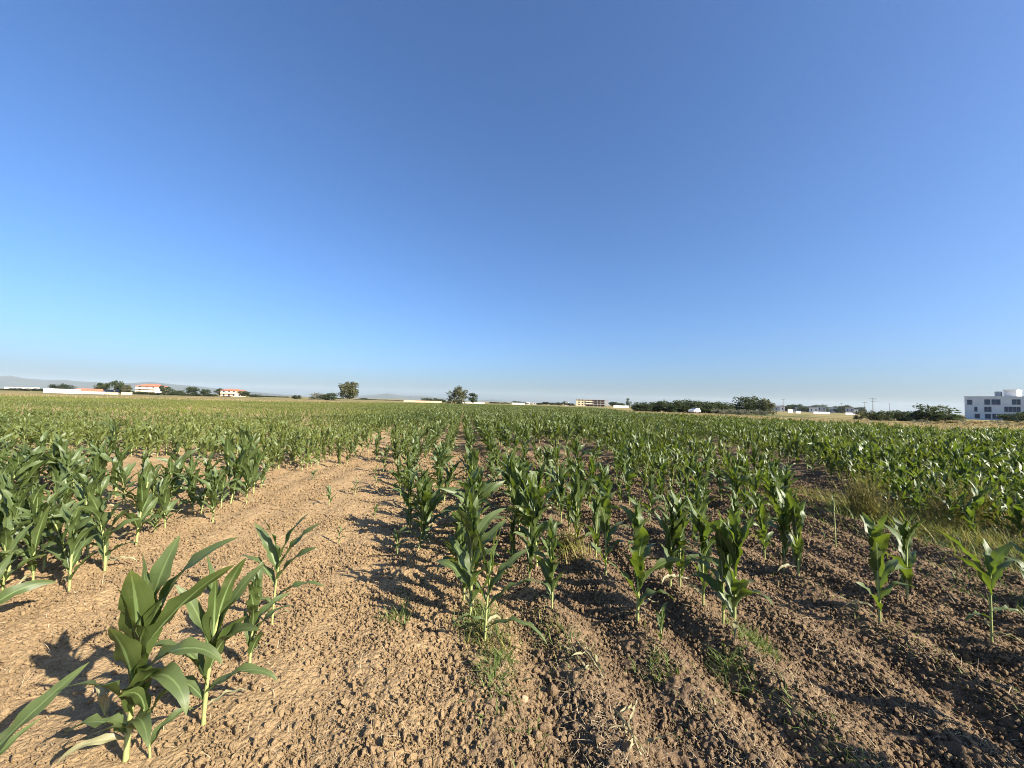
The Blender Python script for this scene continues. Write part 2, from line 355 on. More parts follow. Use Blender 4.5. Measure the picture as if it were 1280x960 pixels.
# ------------------------------------------------------------------ ground: one sheet, fine near the camera, out to the horizon
def axis(lo, hi, step, g, far_lo, far_hi):
    a = list(np.arange(lo, hi, step))
    s, p = step, a[-1]
    while p < far_hi: s *= g; p += s; a.append(min(p, far_hi + 1))
    s, p = step, a[0]; b = []
    while p > far_lo: s *= g; p -= s; b.append(max(p, far_lo - 1))
    return np.array(b[::-1] + a)
def build_ground():
    xs = axis(-4.2, 4.6, 0.0115, 1.028, -9300, 9300); ys = axis(1.2, 6.2, 0.0115, 1.024, -300, 9300)
    nx, ny = len(xs), len(ys)
    X, Y = np.meshgrid(xs, ys); x = X.ravel(); y = Y.ravel()
    z = macro(x, y); r = np.hypot(x, y)
    near = r < 16
    xn, yn, rn = x[near], y[near], r[near]
    un, vn_ = uv_of(xn, yn)
    rough = 0.6 + 0.75*smooth(-1.0, 0.3, vn_)
    d = np.zeros(len(xn))
    for s, a, rmax, sd_ in ((0.17, 0.012, 16, 11), (0.085, 0.010, 13, 12), (0.045, 0.015, 9, 13), (0.026, 0.012, 7.5, 14)):
        nz = vnoise(xn, yn, s, sd_)
        nz2 = np.abs(vnoise(xn + 3.1, yn - 1.7, s*0.9, sd_+40))*2 - 0.5
        d += a * (0.5*nz - 0.5*nz2) * 1.5 * (1 - smooth(rmax*0.6, rmax, rn))
    z[near] += d * rough
    z -= 0.02 * smooth(60, 140, r)
    i = np.arange(nx*ny).reshape(ny, nx)
    q = np.stack([i[:-1,:-1], i[:-1,1:], i[1:,1:], i[1:,:-1]], -1).reshape(-1, 4)
    me = np_mesh('ground', np.stack([x, y, z], -1), quads=q, mats=(M['soil'],))
    u, v = uv_of(x, y)
    beyond = y - edge_y(x, y)
    red = np.clip(0.05 + 0.85*smooth(-0.25, 0.9, v + vnoise(x, y, 0.9, 31)*0.9) + 0.25*smooth(9, 20, r)*smooth(-2, 2, x), 0, 1)
    grn = smooth(-0.5, 1.5, beyond + vnoise(x, y, 1.5, 33)*2) * (y > 0)
    blu = smooth(22, 70, beyond + vnoise(x, y, 30, 34)*40) * (y > 0)
    colr = np.stack([red, grn, blu, np.ones_like(red)], -1).astype(np.float32)
    ca = me.color_attributes.new('zone', 'FLOAT_COLOR', 'POINT'); ca.data.foreach_set('color', colr.ravel())
    tag(link('ground', me), 'tilled brown soil of the maize field', None, None, 'structure')
build_ground()

# ------------------------------------------------------------------ maize plant
def leaf_geo(base, az, e0, L, Wd, droop, twist=0.0, wave=0.012, side=0.0, seed=0, n=13, fold=0.5, pw=1.5):
    """one strap leaf; returns verts, quads, uv"""
    rg = np.random.default_rng(seed)
    ph1, ph2 = rg.uniform(0, 6.28, 2); fr = rg.uniform(2.2, 4.2)
    p = np.array(base, dtype=float); V = []; UV = []
    for i in range(n):
        t = i/(n-1)
        e = e0 - droop * t**pw; a = az + side * t*t
        T = np.array([math.cos(e)*math.cos(a), math.cos(e)*math.sin(a), math.sin(e)])
        S = np.array([-math.sin(a), math.cos(a), 0.0]); N = np.cross(T, S); N = -N if N[2] < 0 and abs(e) < 1.57 else N
        N = np.cross(S, T)*-1.0
        th = twist*t
        S2 = S*math.cos(th) + N*math.sin(th); N2 = N*math.cos(th) - S*math.sin(th)
        w = Wd*0.5*min(1.0, 0.32 + 2.6*t)*max(0.0, 1-t**2.4)**0.85
        fd = fold*(1-0.75*t)
        for k, uu in enumerate((-1, -0.5, 0, 0.5, 1)):
            au = abs(uu)
            wv = wave*math.sin(6.283*fr*t + (ph1 if uu < 0 else ph2))*au*au*math.sin(math.pi*min(1, t*1.2))
            V.append(p + S2*(uu*w*math.cos(fd*au)) + N2*(au*w*math.sin(fd) + wv))
            UV.append((0.5+uu*0.5, t))
        p = p + T*(L/(n-1))
    Q = [(r*5+k, r*5+k+1, (r+1)*5+k+1, (r+1)*5+k) for r in range(n-1) for k in range(4)]
    return V, Q, UV
def stalk_geo(Hs, r0, r1, lean, n=8, rings=9):
    V = []; Q = []
    for i in range(rings):
        t = i/(rings-1); c = np.array([lean[0]*t*t, lean[1]*t*t, Hs*t - (0.04 if i == 0 else 0)])
        r = r0 + (r1-r0)*t; r *= 1.16 if i % 2 == 0 else 0.96
        for k in range(n):
            w = 2*math.pi*k/n; V.append(c + np.array([math.cos(w)*r, math.sin(w)*r, 0]))
    for i in range(rings-1):
        for k in range(n): Q.append((i*n+k, i*n+(k+1) % n, (i+1)*n+(k+1) % n, (i+1)*n+k))
    return V, Q
def join(parts):
    V, Q, UV = [], [], []
    for v, q, uv in parts:
        n = len(V); V += list(v); UV += list(uv); Q += [tuple(i+n for i in f) for f in q]
    return V, Q, UV
def maize(seed, Hp=1.0, leaves=None, slim=0.0,  n_leaf=9, spread=1.0, lean=None, wscale=1.0, dry=1, segs=13, r0=0.0105, hs_f=0.60):
    """returns (stalk mesh, leaves mesh, dry mesh or None, combined mesh)"""
    rg = np.random.default_rng(seed)
    lean = lean if lean is not None else rg.normal(0, 0.05, 2)
    Hs = hs_f*Hp
    sv, sq = stalk_geo(Hs, r0*Hp**0.5, 0.006, lean)
    def on(zf): t = zf/hs_f; return (lean[0]*t*t, lean[1]*t*t, zf*Hp)
    parts = []
    if leaves is None:
        a0 = rg.uniform(0, 6.283); leaves = []
        for i in range(n_leaf):
            f = i/(n_leaf-1)
            zf = 0.11 + (hs_f-0.12)*f**0.9
            az = a0 + math.pi*(i % 2) + rg.normal(0, 0.33) + 0.18*i
            e0 = R(61 + 23*f + slim*9*(1-f*0.4) + rg.normal(0, 8))
            L = (0.23 + 0.24*math.sin(math.pi*min(1, 0.22+0.62*f)))*Hp*rg.uniform(0.8, 1.15)*(1-0.20*slim)
            if f > 0.85: L *= 0.86
            wd = (0.056 + 0.042*math.sin(math.pi*min(1, 0.25+0.6*f)))*Hp*wscale*rg.uniform(0.85, 1.2)
            dr = R((104 - 62*f)*rg.uniform(0.3, 1.6))*spread*(1-0.35*slim)
            if i > 1 and rg.random() < 0.07: continue
            leaves.append((zf, az, e0, L, wd, dr, rg.normal(0, 0.9), rg.normal(0, 0.45)))
    for j, lf in enumerate(leaves):
        zf, az, e0, L, wd, dr, tw, sdv = lf
        parts.append(leaf_geo(on(zf), az, e0, L, wd*(1.25 if len(leaves) < 9 and dry == 2 else 1.0), dr, tw, 0.018*Hp, sdv, seed*100+j, segs))
    lv, lq, luv = join(parts)
    dparts = []
    for j in range(dry):
        dparts.append(leaf_geo(on(0.10+0.04*j), rg.uniform(0, 6.28), R(25), 0.24*Hp, 0.032*Hp, R(95), rg.normal(0, 1.6), 0.012, rg.normal(0, .4), seed*100+60+j, segs))
    ms = np_mesh('stalk', sv, sq, mats=(M['stalk'],)); ml = np_mesh('leaves', lv, lq, mats=(M['leaf'],), uv=luv)
    md = None
    if dparts:
        dv, dq, duv = join(dparts); md = np_mesh('dry_leaf', dv, dq, mats=(M['dryleaf'],), uv=duv)
    n1, n2 = len(sv), len(sv)+len(lv)
    V = list(sv)+list(lv); Q = list(sq)+[tuple(i+n1 for i in f) for f in lq]; UVs = [(0.2, 0.1)]*n1+list(luv); mi = [0]*len(sq)+[1]*len(lq)
    if dparts:
        V += list(dv); Q += [tuple(i+n2 for i in f) for f in dq]; UVs += list(duv); mi += [2]*len(dq)
    mc = np_mesh('maize', V, Q, mats=(M['stalk'], M['leaf'], M['dryleaf']), uv=UVs, mat_idx=mi)
    return ms, ml, md, mc
VAR = [maize(100+k, 1.0, n_leaf=[12, 11, 12, 13, 11, 12, 13, 12, 11, 12][k % 10], spread=[0.9, 1.1, 0.75, 1.25, 0.6, 1.0, 0.8, 1.15, 1.0, 0.7][(k*7) % 10 if k > 9 else k], hs_f=[0.6, 0.58, 0.63, 0.55, 0.62, 0.57][k % 6], slim=[0.0, 0.55, 0.25, 0.0, 0.7, 0.35][k % 6]) for k in range(18)]
SLIM = [maize(250+k, 1.0, n_leaf=[13, 12, 14, 12, 13, 14][k], spread=[1.2, 0.9, 1.3, 1.0, 1.4, 0.8][k], slim=[0.75, 0.5, 0.9, 0.45, 0.8, 0.6][k], hs_f=[0.66, 0.62, 0.68, 0.62, 0.65, 0.64][k]) for k in range(6)]
SMALL = [maize(300+k, 1.0, n_leaf=5, spread=0.9, wscale=1.1, dry=0, r0=0.011, hs_f=0.5) for k in range(3)]

def place_maize(x, y, hgt, meshes, label, group=None, rz=None, tilt=(0, 0)):
    z = float(macro(x, y)) - 0.01
    o = empty('maize_plant', (x, y, z), rng.uniform(0, 6.28) if rz is None else rz, label, 'maize plant', group)
    o.rotation_euler = (tilt[0], tilt[1], o.rotation_euler.z); w_ = hgt*rng.uniform(0.88, 1.12); o.scale = (w_, w_*rng.uniform(0.9, 1.1), hgt)
    link('stalk', meshes[0], o); link('leaves', meshes[1], o)
    if meshes[2]: link('dry_leaf', meshes[2], o)
    return o

# ---- near plants one by one: (base px, base py, height, label, options)
def D(*a): return [R(v) for v in a]
HERO_A = [  # node, azimuth (0 = to the right, 90 = away), start elevation, length, width, droop, twist, sideways
 (0.12, R(205), R(58), 0.26, 0.069, R(120), 0.3, 0.1), (0.16, R(-30), R(50), 0.30, 0.069, R(110), 0.3, -0.1),
 (0.20, R(235), R(74), 0.34, 0.115, R(60), 0.4, 0.2), (0.22, R(-20), R(72), 0.34, 0.103, R(60), -0.8, 0.0), (0.27, R(-15), R(60), 0.46, 0.098, R(150), 0.2, -0.2),
 (0.30, R(265), R(80), 0.38, 0.132, R(22), 0.2, 0.2), (0.33, R(5), R(60), 0.44, 0.098, R(135), 0.3, 0.1), (0.36, R(60), R(82), 0.40, 0.132, R(25), -0.3, 0.0),
 (0.40, R(245), R(84), 0.40, 0.144, R(16), -0.3, 0.0), (0.43, R(-75), R(83), 0.46, 0.155, R(14), 0.4, 0.1),
 (0.47, R(10), R(58), 0.50, 0.121, R(28), -1.1, 0.15), (0.50, R(15), R(76), 0.60, 0.092, R(62), 0.8, -0.1),
 (0.52, R(160), R(87), 0.38, 0.109, R(15), 1.1, 0.0), (0.55, R(50), R(84), 0.42, 0.109, R(18), 1.2, 0.0)]
HERO_B = [
 (0.14, R(170), R(40), 0.34, 0.070, R(80), 0.2, 0.2), (0.18, R(10), R(45), 0.40, 0.074, R(110), 0.3, -0.1), (0.22, R(200), R(70), 0.36, 0.079, R(60), 0.9, -0.1),
 (0.26, R(185), R(60), 0.50, 0.084, R(135), 0.1, 0.1), (0.28, R(-10), R(74), 0.40, 0.099, R(40), -0.9, 0.1), (0.33, R(-20), R(66), 0.46, 0.089, R(80), 0.9, 0.0),
 (0.37, R(200), R(78), 0.46, 0.099, R(30), -0.9, 0.0), (0.41, R(30), R(78), 0.50, 0.099, R(40), 1.0, 0.0), (0.44, R(-60), R(84), 0.42, 0.099, R(15), 1.2, 0.0),
 (0.48, R(150), R(82), 0.46, 0.084, R(25), 0.8, 0.0), (0.52, R(-10), R(80), 0.44, 0.089, R(30), -0.9, 0.0)]
HERO_D = [
 (0.18, R(185), R(40), 0.36, 0.06, R(90), 0.2, 0.2), (0.24, R(5), R(38), 0.50, 0.06, R(70), 0.3, -0.1),
 (0.34, R(175), R(58), 0.52, 0.075, R(75), 0.2, 0.0), (0.40, R(-5), R(55), 0.50, 0.085, R(45), 0.8, 0.0),
 (0.46, R(165), R(66), 0.52, 0.09, R(35), -0.7, 0.0), (0.50, R(10), R(62), 0.54, 0.085, R(40), 0.7, 0.0),
 (0.56, R(195), R(76), 0.44, 0.075, R(25), 0.6, 0.0), (0.58, R(20), R(74), 0.46, 0.07, R(40), 0.5, 0.0)]
HERO_F = [  # low plant with two long arching leaves to the right
 (0.12, R(-20), R(32), 0.62, 0.055, R(95), 0.1, -0.1), (0.16, R(200), R(35), 0.36, 0.05, R(95), 0.2, 0.1),
 (0.26, R(8), R(48), 0.66, 0.062, R(95), -0.2, -0.1), (0.30, R(170), R(60), 0.44, 0.065, R(40), 0.6, 0.1),
 (0.36, R(10), R(62), 0.52, 0.075, R(45), 0.9, 0.0), (0.42, R(190), R(80), 0.50, 0.06, R(12), 0.9, 0.0),
 (0.46, R(40), R(78), 0.54, 0.055, R(16), -1.2, 0.0), (0.48, R(-40), R(84), 0.46, 0.05, R(14), 1.2, 0.0)]
HERO_G = [  # fan plant at the right edge, leaves swept to both sides
 (0.22, R(190), R(25), 0.36, 0.05, R(70), 0.3, 0.2), (0.28, R(-10), R(20), 0.34, 0.055, R(80), 0.3, 0.0),
 (0.42, R(170), R(70), 0.46, 0.075, R(70), 0.5, 0.1), (0.46, R(5), R(64), 0.46, 0.08, R(80), -0.3, 0.1),
 (0.52, R(150), R(60), 0.56, 0.065, R(35), 0.6, 0.0), (0.56, R(-25), R(78), 0.36, 0.10, R(40), 1.1, 0.0), (0.60, R(60), R(80), 0.30, 0.08, R(35), 0.7, 0.0)]
HERO_L = [(0.22, R(38), R(50), 0.66, 0.095, R(14), 1.1, 0.05), (0.14, R(60), R(56), 0.40, 0.05, R(40), 0.6, 0.0), (0.45, R(190), R(70), 0.5, 0.08, R(60), 0.3, 0.0), (0.5, R(150), R(76), 0.5, 0.08, R(40), 0.5, 0.0)]
NEAR = [
 (157,951,1.00,HERO_A,'tall broad-leaved maize plant, largest in the field, two wide leaves sweeping right',(0.03,0.03)),
 (188,946,0.52,SMALL[0],'narrow young maize shoot against the foot of the largest broad-leaved plant',(0,0.15)),
 (254,906,0.88,HERO_B,'short bushy maize plant with folded drooping leaves right of the largest plant',(0,0)),
 (312,832,0.66,SLIM[1],'slim maize plant on a bare pale stalk between the bushy and the spreading plant',(0,0)),
 (340,780,0.80,HERO_D,'maize plant spreading its leaves like an open fan at the edge of the bare strip',(0,0)),
 (-62,1040,0.72,HERO_L,'maize plant cut off by the lower left corner, one long grey green leaf showing',(0,0)),
 (-30,800,0.9,VAR[3],'maize plant at the left edge, only a low drooping leaf tip over the bare soil',(0,0)),
 (588,772,1.05,SLIM[3],'tall dense maize plant at the head of the middle row, leaves all round its stalk',(0,0)),
 (606,806,0.84,HERO_F,'low maize plant with long thin arching leaves in front of the middle row',(0,0)),
 (690,768,0.82,SLIM[4],'medium maize plant right of the low arching one, dry grass at its foot',(0,0)),
 (665,690,0.86,SLIM[5],'dark shaded maize plant standing second in the row right of the middle row',(0,0)),
 (640,706,0.62,SLIM[0],'smaller maize plant in the shade between the middle row and its right neighbour',(0,0)),
 (720,678,0.92,SLIM[1],'maize plant with grey drooping leaves behind a yellowed one',(0,0)),
 (757,724,1.0,SLIM[2],'tall maize plant with a bare pale stalk and leaves arching to both sides',(0,0)),
 (745,690,0.85,SLIM[3],'maize plant close behind the tall one with the bare pale stalk',(0,0)),
 (797,782,1.02,SLIM[4],'tall maize plant with a long dark stalk standing alone beside a small seedling',(0,0)),
 (838,740,0.86,SLIM[5],'maize plant with a bent pale leaf, left one of a pair behind the upright clump',(0,0)),
 (850,742,0.90,SLIM[0],'maize plant with drooping tips, right one of a pair behind the upright clump',(0,0)),
 (879,768,0.95,SLIM[1],'maize plant with bowed leaves just left of the bright upright clump',(0,0)),
 (904,790,0.92,SLIM[2],'narrow maize plant, rear one of the bright upright clump above the grassy ridge',(0,0)),
 (918,800,1.02,SLIM[3],'bright upright maize plant with tall pointed leaves at the top of the grassy ridge',(0,0)),
 (868,690,0.80,SLIM[4],'maize plant half hidden behind the upright clump on the ridge',(0,0)),
 (956,705,0.75,SLIM[5],'short dark maize plant left of the glossy pair on bare brown soil',(0,0)),
 (980,724,0.88,SLIM[0],'glossy maize plant with white shining bent leaves, left of a close pair',(0,0)),
 (998,730,0.90,SLIM[1],'bright green maize plant lit from behind, right of a close pair',(0,0)),
 (1045,692,0.62,'THIN','thin half bare maize stalk with few shrivelled leaves on brown soil',(0,-0.12)),
 (1100,790,0.92,SLIM[2],'lone maize plant with glossy folded top leaves on bare brown soil',(0,0)),
 (1134,757,0.86,SLIM[3],'maize plant with shrivelled low leaves just behind the lone glossy one',(0,0)),
 (1240,812,0.80,HERO_G,'maize plant with one long leaf raised left, in weeds by the right edge',(0,0)),
 (1296,790,0.80,SLIM[4],'maize plant at the right edge of the picture, mostly out of view',(0,0)),
 (412,632,0.44,SMALL[1],'small maize seedling standing highest up on the bare strip',(0,0)),
 (424,678,0.30,SMALL[2],'tiny maize seedling in the middle of the bare strip',(0,0)),
 (497,692,0.40,SMALL[0],'small pale maize seedling in the shadows beside the middle row',(0,0)),
 (512,664,0.86,VAR[2],'slim maize plant on a pale stalk left of the middle row',(0,0)),
 (524,640,0.78,VAR[6],'maize plant just behind the slim one left of the middle row',(0,0)),
 (392,604,0.30,SMALL[0],'tiny maize seedling at the upper left edge of the bare strip',(0,0)),
 (444,618,0.38,SMALL[2],'small maize seedling right of the highest one on the bare strip',(0,0)),
 (468,648,0.28,SMALL[1],'tiny maize seedling midway between the bare strip and the middle row',(0,0)),
 (826,808,0.34,SMALL[1],'small maize seedling with dry leaves in front of the lone dark stalked plant',(0,0)),
 (470,608,0.55,SMALL[2],'short maize plant at the far end of the bare strip',(0,0)),
 (132,908,0.30,'DRY','small withered maize shoot in the shadow of the largest plant',(0,0)),
 (722,694,0.42,'YEL','yellowed weedy maize shoot in the sunny gap behind the middle plants',(0,0)),
 (86,742,0.80,SLIM[1],'upright maize plant with folded leaves at the front of the crowded left rows',(0,0)),
 (55,712,0.92,VAR[8],'maize plant on a thick pale stalk behind the upright front plant at left',(0,0)),
 (10,725,0.98,SLIM[3],'broad-leaved maize plant at the left edge with leaves crossing the frame',(0,0)),
 (131,716,0.88,VAR[5],'maize plant with a dark stalk right of the upright front plant at left',(0,0)),
 (170,686,1.0,SLIM[5],'tall maize plant with a bright bare stalk in the crowded left rows',(0,0)),
 (206,664,0.72,VAR[9],'slim maize plant right of the bright bare stalk in the left rows',(0,0)),
 (266,652,0.82,SLIM[1],'bushy maize plant at the right end of the crowded left rows',(0,0)),
 (240,640,0.85,VAR[3],'maize plant behind the bushy one at the right end of the left rows',(0,0)),
 (308,628,0.8,SLIM[3],'maize plant on a pale stalk beside the bend of the bare strip',(0,0)),
 (326,612,0.55,VAR[1],'short maize plant leaning over the bare strip at its bend',(0,0)),
]
THIN = maize(401, 1.0, leaves=[(0.5, R(170), R(50), 0.16, 0.03, R(120), 1.5, 0), (0.66, R(10), R(40), 0.14, 0.028, R(130), 1.2, 0), (0.80, R(190), R(75), 0.2, 0.03, R(20), 0.8, 0), (0.88, R(20), R(80), 0.26, 0.035, R(60), 1.0, 0)], dry=2, hs_f=0.92)
heroes_xy = []
for i, (px, py, hg, spec, lab, tl) in enumerate(NEAR):
    x, y = ground_at(px, py); heroes_xy.append((x, y))
    rz = None
    if isinstance(spec, list): ms = maize(500+i, 1.0, leaves=spec, dry=2, wscale=1.0, lean=(0.03, 0.02)); rz = 0.0
    elif spec == 'THIN': ms = THIN
    elif spec in ('DRY', 'YEL'):
        ms = list(maize(450+i, 1.0, n_leaf=6, dry=0, hs_f=0.45)); k = 'dryleaf' if spec == 'DRY' else 'yleaf'
        ms[1].materials[0] = M[k]
    else: ms = spec
    place_maize(x, y, hg, ms, lab, 'maize plants of the field', rz, tl)
heroes_xy = np.array(heroes_xy)

# ---- the rows
pu, pv = [], []
for k in range(-190, 120):
    v = ROW0 + ROWD*k
    us = np.arange(-3, 165, 0.19); us = us + rng.normal(0, 0.05, len(us))
    pu.append(us); pv.append(np.full(len(us), v) + rng.normal(0, 0.05, len(us)))
pu = np.concatenate(pu); pv = np.concatenate(pv)
pv = pv + vnoise(pu, pv, 3.0, 21)*0.14 + vnoise(pu, pv, 14.0, 27)*0.35*smooth(10, 40, pu)
X, Y = xy_of(pu, pv)
r = np.hypot(X, Y); az = np.degrees(np.arctan2(X, Y))
keep = (Y > -2.5) & (np.abs(az) < 74) & (Y < edge_y(X, Y) + vnoise(X, Y, 2.0, 22)*1.5) & (r > 1.2)
prob = np.where((X < 0) & (r < 12), 0.64, 0.80) + 0.85*vnoise(X, Y, 1.6, 23)
prob = np.where(in_poly(X, Y, BARE_STRIP) | in_poly(X, Y, BARE_RIGHT), 0.0, prob)
for poly, p in PATCHES: prob = np.where(in_poly(X, Y, poly), prob*p, prob)
prob = prob*(1-0.12*smooth(11, 17, Y)*smooth(520, 400, to_px(X, Y)[0]))
prob = np.where(r > 45, prob*0.6, prob); prob = np.where(r > 90, prob*0.6, prob)
# unseen corner to the right of the frame: plants that throw the shade there
keep &= rng.random(len(X)) < prob
X, Y, r = X[keep], Y[keep], r[keep]
if len(heroes_xy):
    dmin = np.min(np.hypot(X[:, None]-heroes_xy[None, :, 0], Y[:, None]-heroes_xy[None, :, 1]), axis=1)
    ok = dmin > 0.16; X, Y, r = X[ok], Y[ok], r[ok]
tint = np.clip(0.10 + 0.3*vnoise(X, Y, 6, 25) + 0.15*rng.random(len(X)), 0, 1)
yel = in_poly(X, Y, YELLOWISH); tint = np.where(yel, np.clip(0.36 + 0.6*vnoise(X, Y, 7, 26), 0.05, 1), tint)
hg = (0.81 + 0.42*vnoise(X, Y, 2.2, 24) + rng.normal(0, 0.12, len(X)))
hg = np.where(yel, hg*0.86, hg); hg = np.where((X < -1) & ~yel, hg*0.92, hg)
far_left = smooth(11, 17, Y)*smooth(520, 400, to_px(X, Y)[0]); hg = hg*(1-0.33*far_left); tint = np.clip(tint + 0.15*far_left, 0, 1)
hg = np.clip(hg, 0.3, 1.12)
px, py, dep = to_px(X, Y); 
vis = (dep > 0.5) & (px > -25) & (px < 1305) & (py < 985)
size = np.where(vis, hg/np.maximum(dep, 0.1), 0)
order = np.argsort(-size); n_ind = 300 - len(NEAR) - 6
ind = order[:n_ind]; rest = order[n_ind:]
def region_label(x, y, px, py):
    if px < 340: return 'maize plant in the crowded rows left of the bare strip'
    if px < 600: return 'maize plant in the rows beyond the bare strip, left of the middle row'
    if py > 600 and px < 1010: return 'maize plant in the thin rows right of the middle row'
    if px < 900: return 'maize plant in the long rows running to the horizon right of the middle'
    return 'maize plant in the dense glossy block beyond the weedy strip at right'
BROAD = [k for k in range(len(VAR)) if k % 6 in (0, 2, 3)]
for i in ind:
    lab = region_label(X[i], Y[i], px[i], py[i])
    place_maize(float(X[i]), float(Y[i]), float(hg[i])*(1.08 if px[i] < 340 else 1.0), VAR[int(rng.choice(BROAD if px[i] < 340 else len(VAR)))], lab, lab.replace('maize plant', 'maize plants'), None, tuple(rng.normal(0, 0.075, 2)))

# ------------------------------------------------------------------ scatter as one object (stuff)
def scatter(name, sources, P, rot, scl, idx, tint, label, cat):
    c = bpy.data.collections.new(name + '_sources')
    for k, me in enumerate(sources):
        c.objects.link(bpy.data.objects.new('%s_source_%02d' % (name, k), me))
    me = bpy.data.meshes.new(name); me.vertices.add(len(P)); me.vertices.foreach_set('co', np.asarray(P, dtype=np.float32).ravel())
    for nm, tp, arr in (('rot', 'FLOAT_VECTOR', rot), ('scl', 'FLOAT_VECTOR', scl), ('idx', 'INT', idx), ('tint', 'FLOAT', tint)):
        a = me.attributes.new(nm, tp, 'POINT')
        a.data.foreach_set('vector' if tp == 'FLOAT_VECTOR' else 'value', np.asarray(arr, dtype=np.int32 if tp == 'INT' else np.float32).ravel())
    o = link(name, me); tag(o, label, cat, None, 'stuff')
    nt = bpy.data.node_groups.new(name, 'GeometryNodeTree')
    nt.interface.new_socket('Geometry', in_out='INPUT', socket_type='NodeSocketGeometry')
    nt.interface.new_socket('Geometry', in_out='OUTPUT', socket_type='NodeSocketGeometry')
    n, l = nt.nodes, nt.links
    gi = n.new('NodeGroupInput'); go = n.new('NodeGroupOutput'); ip = n.new('GeometryNodeInstanceOnPoints')
    ci = n.new('GeometryNodeCollectionInfo'); ci.inputs['Collection'].default_value = c
    ci.inputs['Separate Children'].default_value = True; ci.inputs['Reset Children'].default_value = True
    ip.inputs['Pick Instance'].default_value = True
    def na(nm, dt):
        a = n.new('GeometryNodeInputNamedAttribute'); a.data_type = dt; a.inputs['Name'].default_value = nm; return a.outputs['Attribute']
    l.new(gi.outputs[0], ip.inputs['Points']); l.new(ci.outputs[0], ip.inputs['Instance'])
    l.new(na('idx', 'INT'), ip.inputs['Instance Index']); l.new(na('rot', 'FLOAT_VECTOR'), ip.inputs['Rotation']); l.new(na('scl', 'FLOAT_VECTOR'), ip.inputs['Scale'])
    l.new(ip.outputs[0], go.inputs[0])
    md = o.modifiers.new('scatter', 'NODES'); md.node_group = nt
    return o
nr = len(rest)
rot = np.stack([rng.normal(0, 0.08, nr), rng.normal(0, 0.08, nr), rng.uniform(0, 6.283, nr)], -1)
s3 = np.repeat(hg[rest][:, None], 3, 1)
scatter('maize_crop', [v[3] for v in VAR], np.stack([X[rest], Y[rest], macro(X[rest], Y[rest]) - 0.01], -1), rot, s3, rng.integers(0, len(VAR), nr), tint[rest],
        'green maize crop covering the field back to its far margin', 'maize crop')
print('maize individuals', len(ind)+len(NEAR), 'rest', nr)

# ------------------------------------------------------------------ clods
def clod_mesh(seed):
    bm = bmesh.new(); bmesh.ops.create_icosphere(bm, subdivisions=2, radius=1.0)
    rg = np.random.default_rng(seed); ax = rg.normal(0, 1, (7, 3)); ax /= np.linalg.norm(ax, axis=1)[:, None]; off = rg.uniform(0.45, 0.85, 7)
    sq = np.array([1.0, rg.uniform(0.65, 1.0), rg.uniform(0.5, 0.8)])
    for v in bm.verts:
        p = np.array(v.co)
        for a, o in zip(ax, off):
            d = p @ a
            if d > o: p = p - a*(d-o)*0.85
        p = p*sq*(1+rg.normal(0, 0.05)); v.co = Vector(p)
    me = bpy.data.meshes.new('clod'); bm.to_mesh(me); bm.free(); me.materials.append(M['clod'])
    return me
CL = [clod_mesh(k) for k in range(8)]
N = 560000
rr = 1.4*np.exp(rng.random(N)*np.log(12/1.4)); aa = np.radians(rng.uniform(-66, 66, N))
cx, cy = rr*np.sin(aa), rr*np.cos(aa)
_, cv = uv_of(cx, cy)
cs = 0.0012*rr*(1-rng.random(N))**-0.47; cs = np.where(cs > 0.024, 0.022*rng.uniform(0.3, 1, N), cs); cs = np.where(rng.random(N) < 0.0009, rng.uniform(0.016, 0.036, N), cs)
dens = np.clip(0.26 + 0.70*smooth(-1.0, 0.1, cv + 0.8*vnoise(cx, cy, 0.8, 52)) + 1.0*vnoise(cx, cy, 0.45, 51) + 0.6*vnoise(cx, cy, 0.16, 53), 0.06, 1)
k = rng.random(N) < dens
cx, cy, cs, cv = cx[k], cy[k], cs[k], cv[k]; N = len(cx)
scatter('soil_clods', CL, np.stack([cx, cy, macro(cx, cy) + cs*0.3 + 0.003 + rng.random(N)*0.007], -1), rng.uniform(0, 6.28, (N, 3)), cs[:, None]*rng.uniform(0.75, 1.3, (N, 3)), rng.integers(0, 8, N),
        np.clip(smooth(-0.25, 0.9, cv)*0.9 + rng.normal(0, 0.2, N), 0, 1), 'loose lumps of dry earth scattered over the tilled soil', 'soil clods')

# ------------------------------------------------------------------ blades: straw, weeds, dry grass (each one mesh)
def blades(bx, by, bz, L, Wd, az, e0, droop, segs=4):
    n = len(bx); V = np.zeros((n, (segs+1)*2, 3), dtype=np.float32)
    p = np.stack([bx, by, bz], -1).astype(np.float64)
    S = np.stack([-np.sin(az), np.cos(az), np.zeros(n)], -1)
    for i in range(segs+1):
        t = i/segs; w = Wd*0.5*(1-t*0.92)
        V[:, i*2] = p - S*w[:, None]; V[:, i*2+1] = p + S*w[:, None]
        e = e0 - droop*t
        p = p + np.stack([np.cos(e)*np.cos(az), np.cos(e)*np.sin(az), np.sin(e)], -1)*(L/segs)[:, None]
    m = (segs+1)*2; q = np.array([(2*i, 2*i+1, 2*i+3, 2*i+2) for i in range(segs)])
    Q = (np.arange(n)[:, None, None]*m + q[None]).reshape(-1, 4)
    return V.reshape(-1, 3), Q
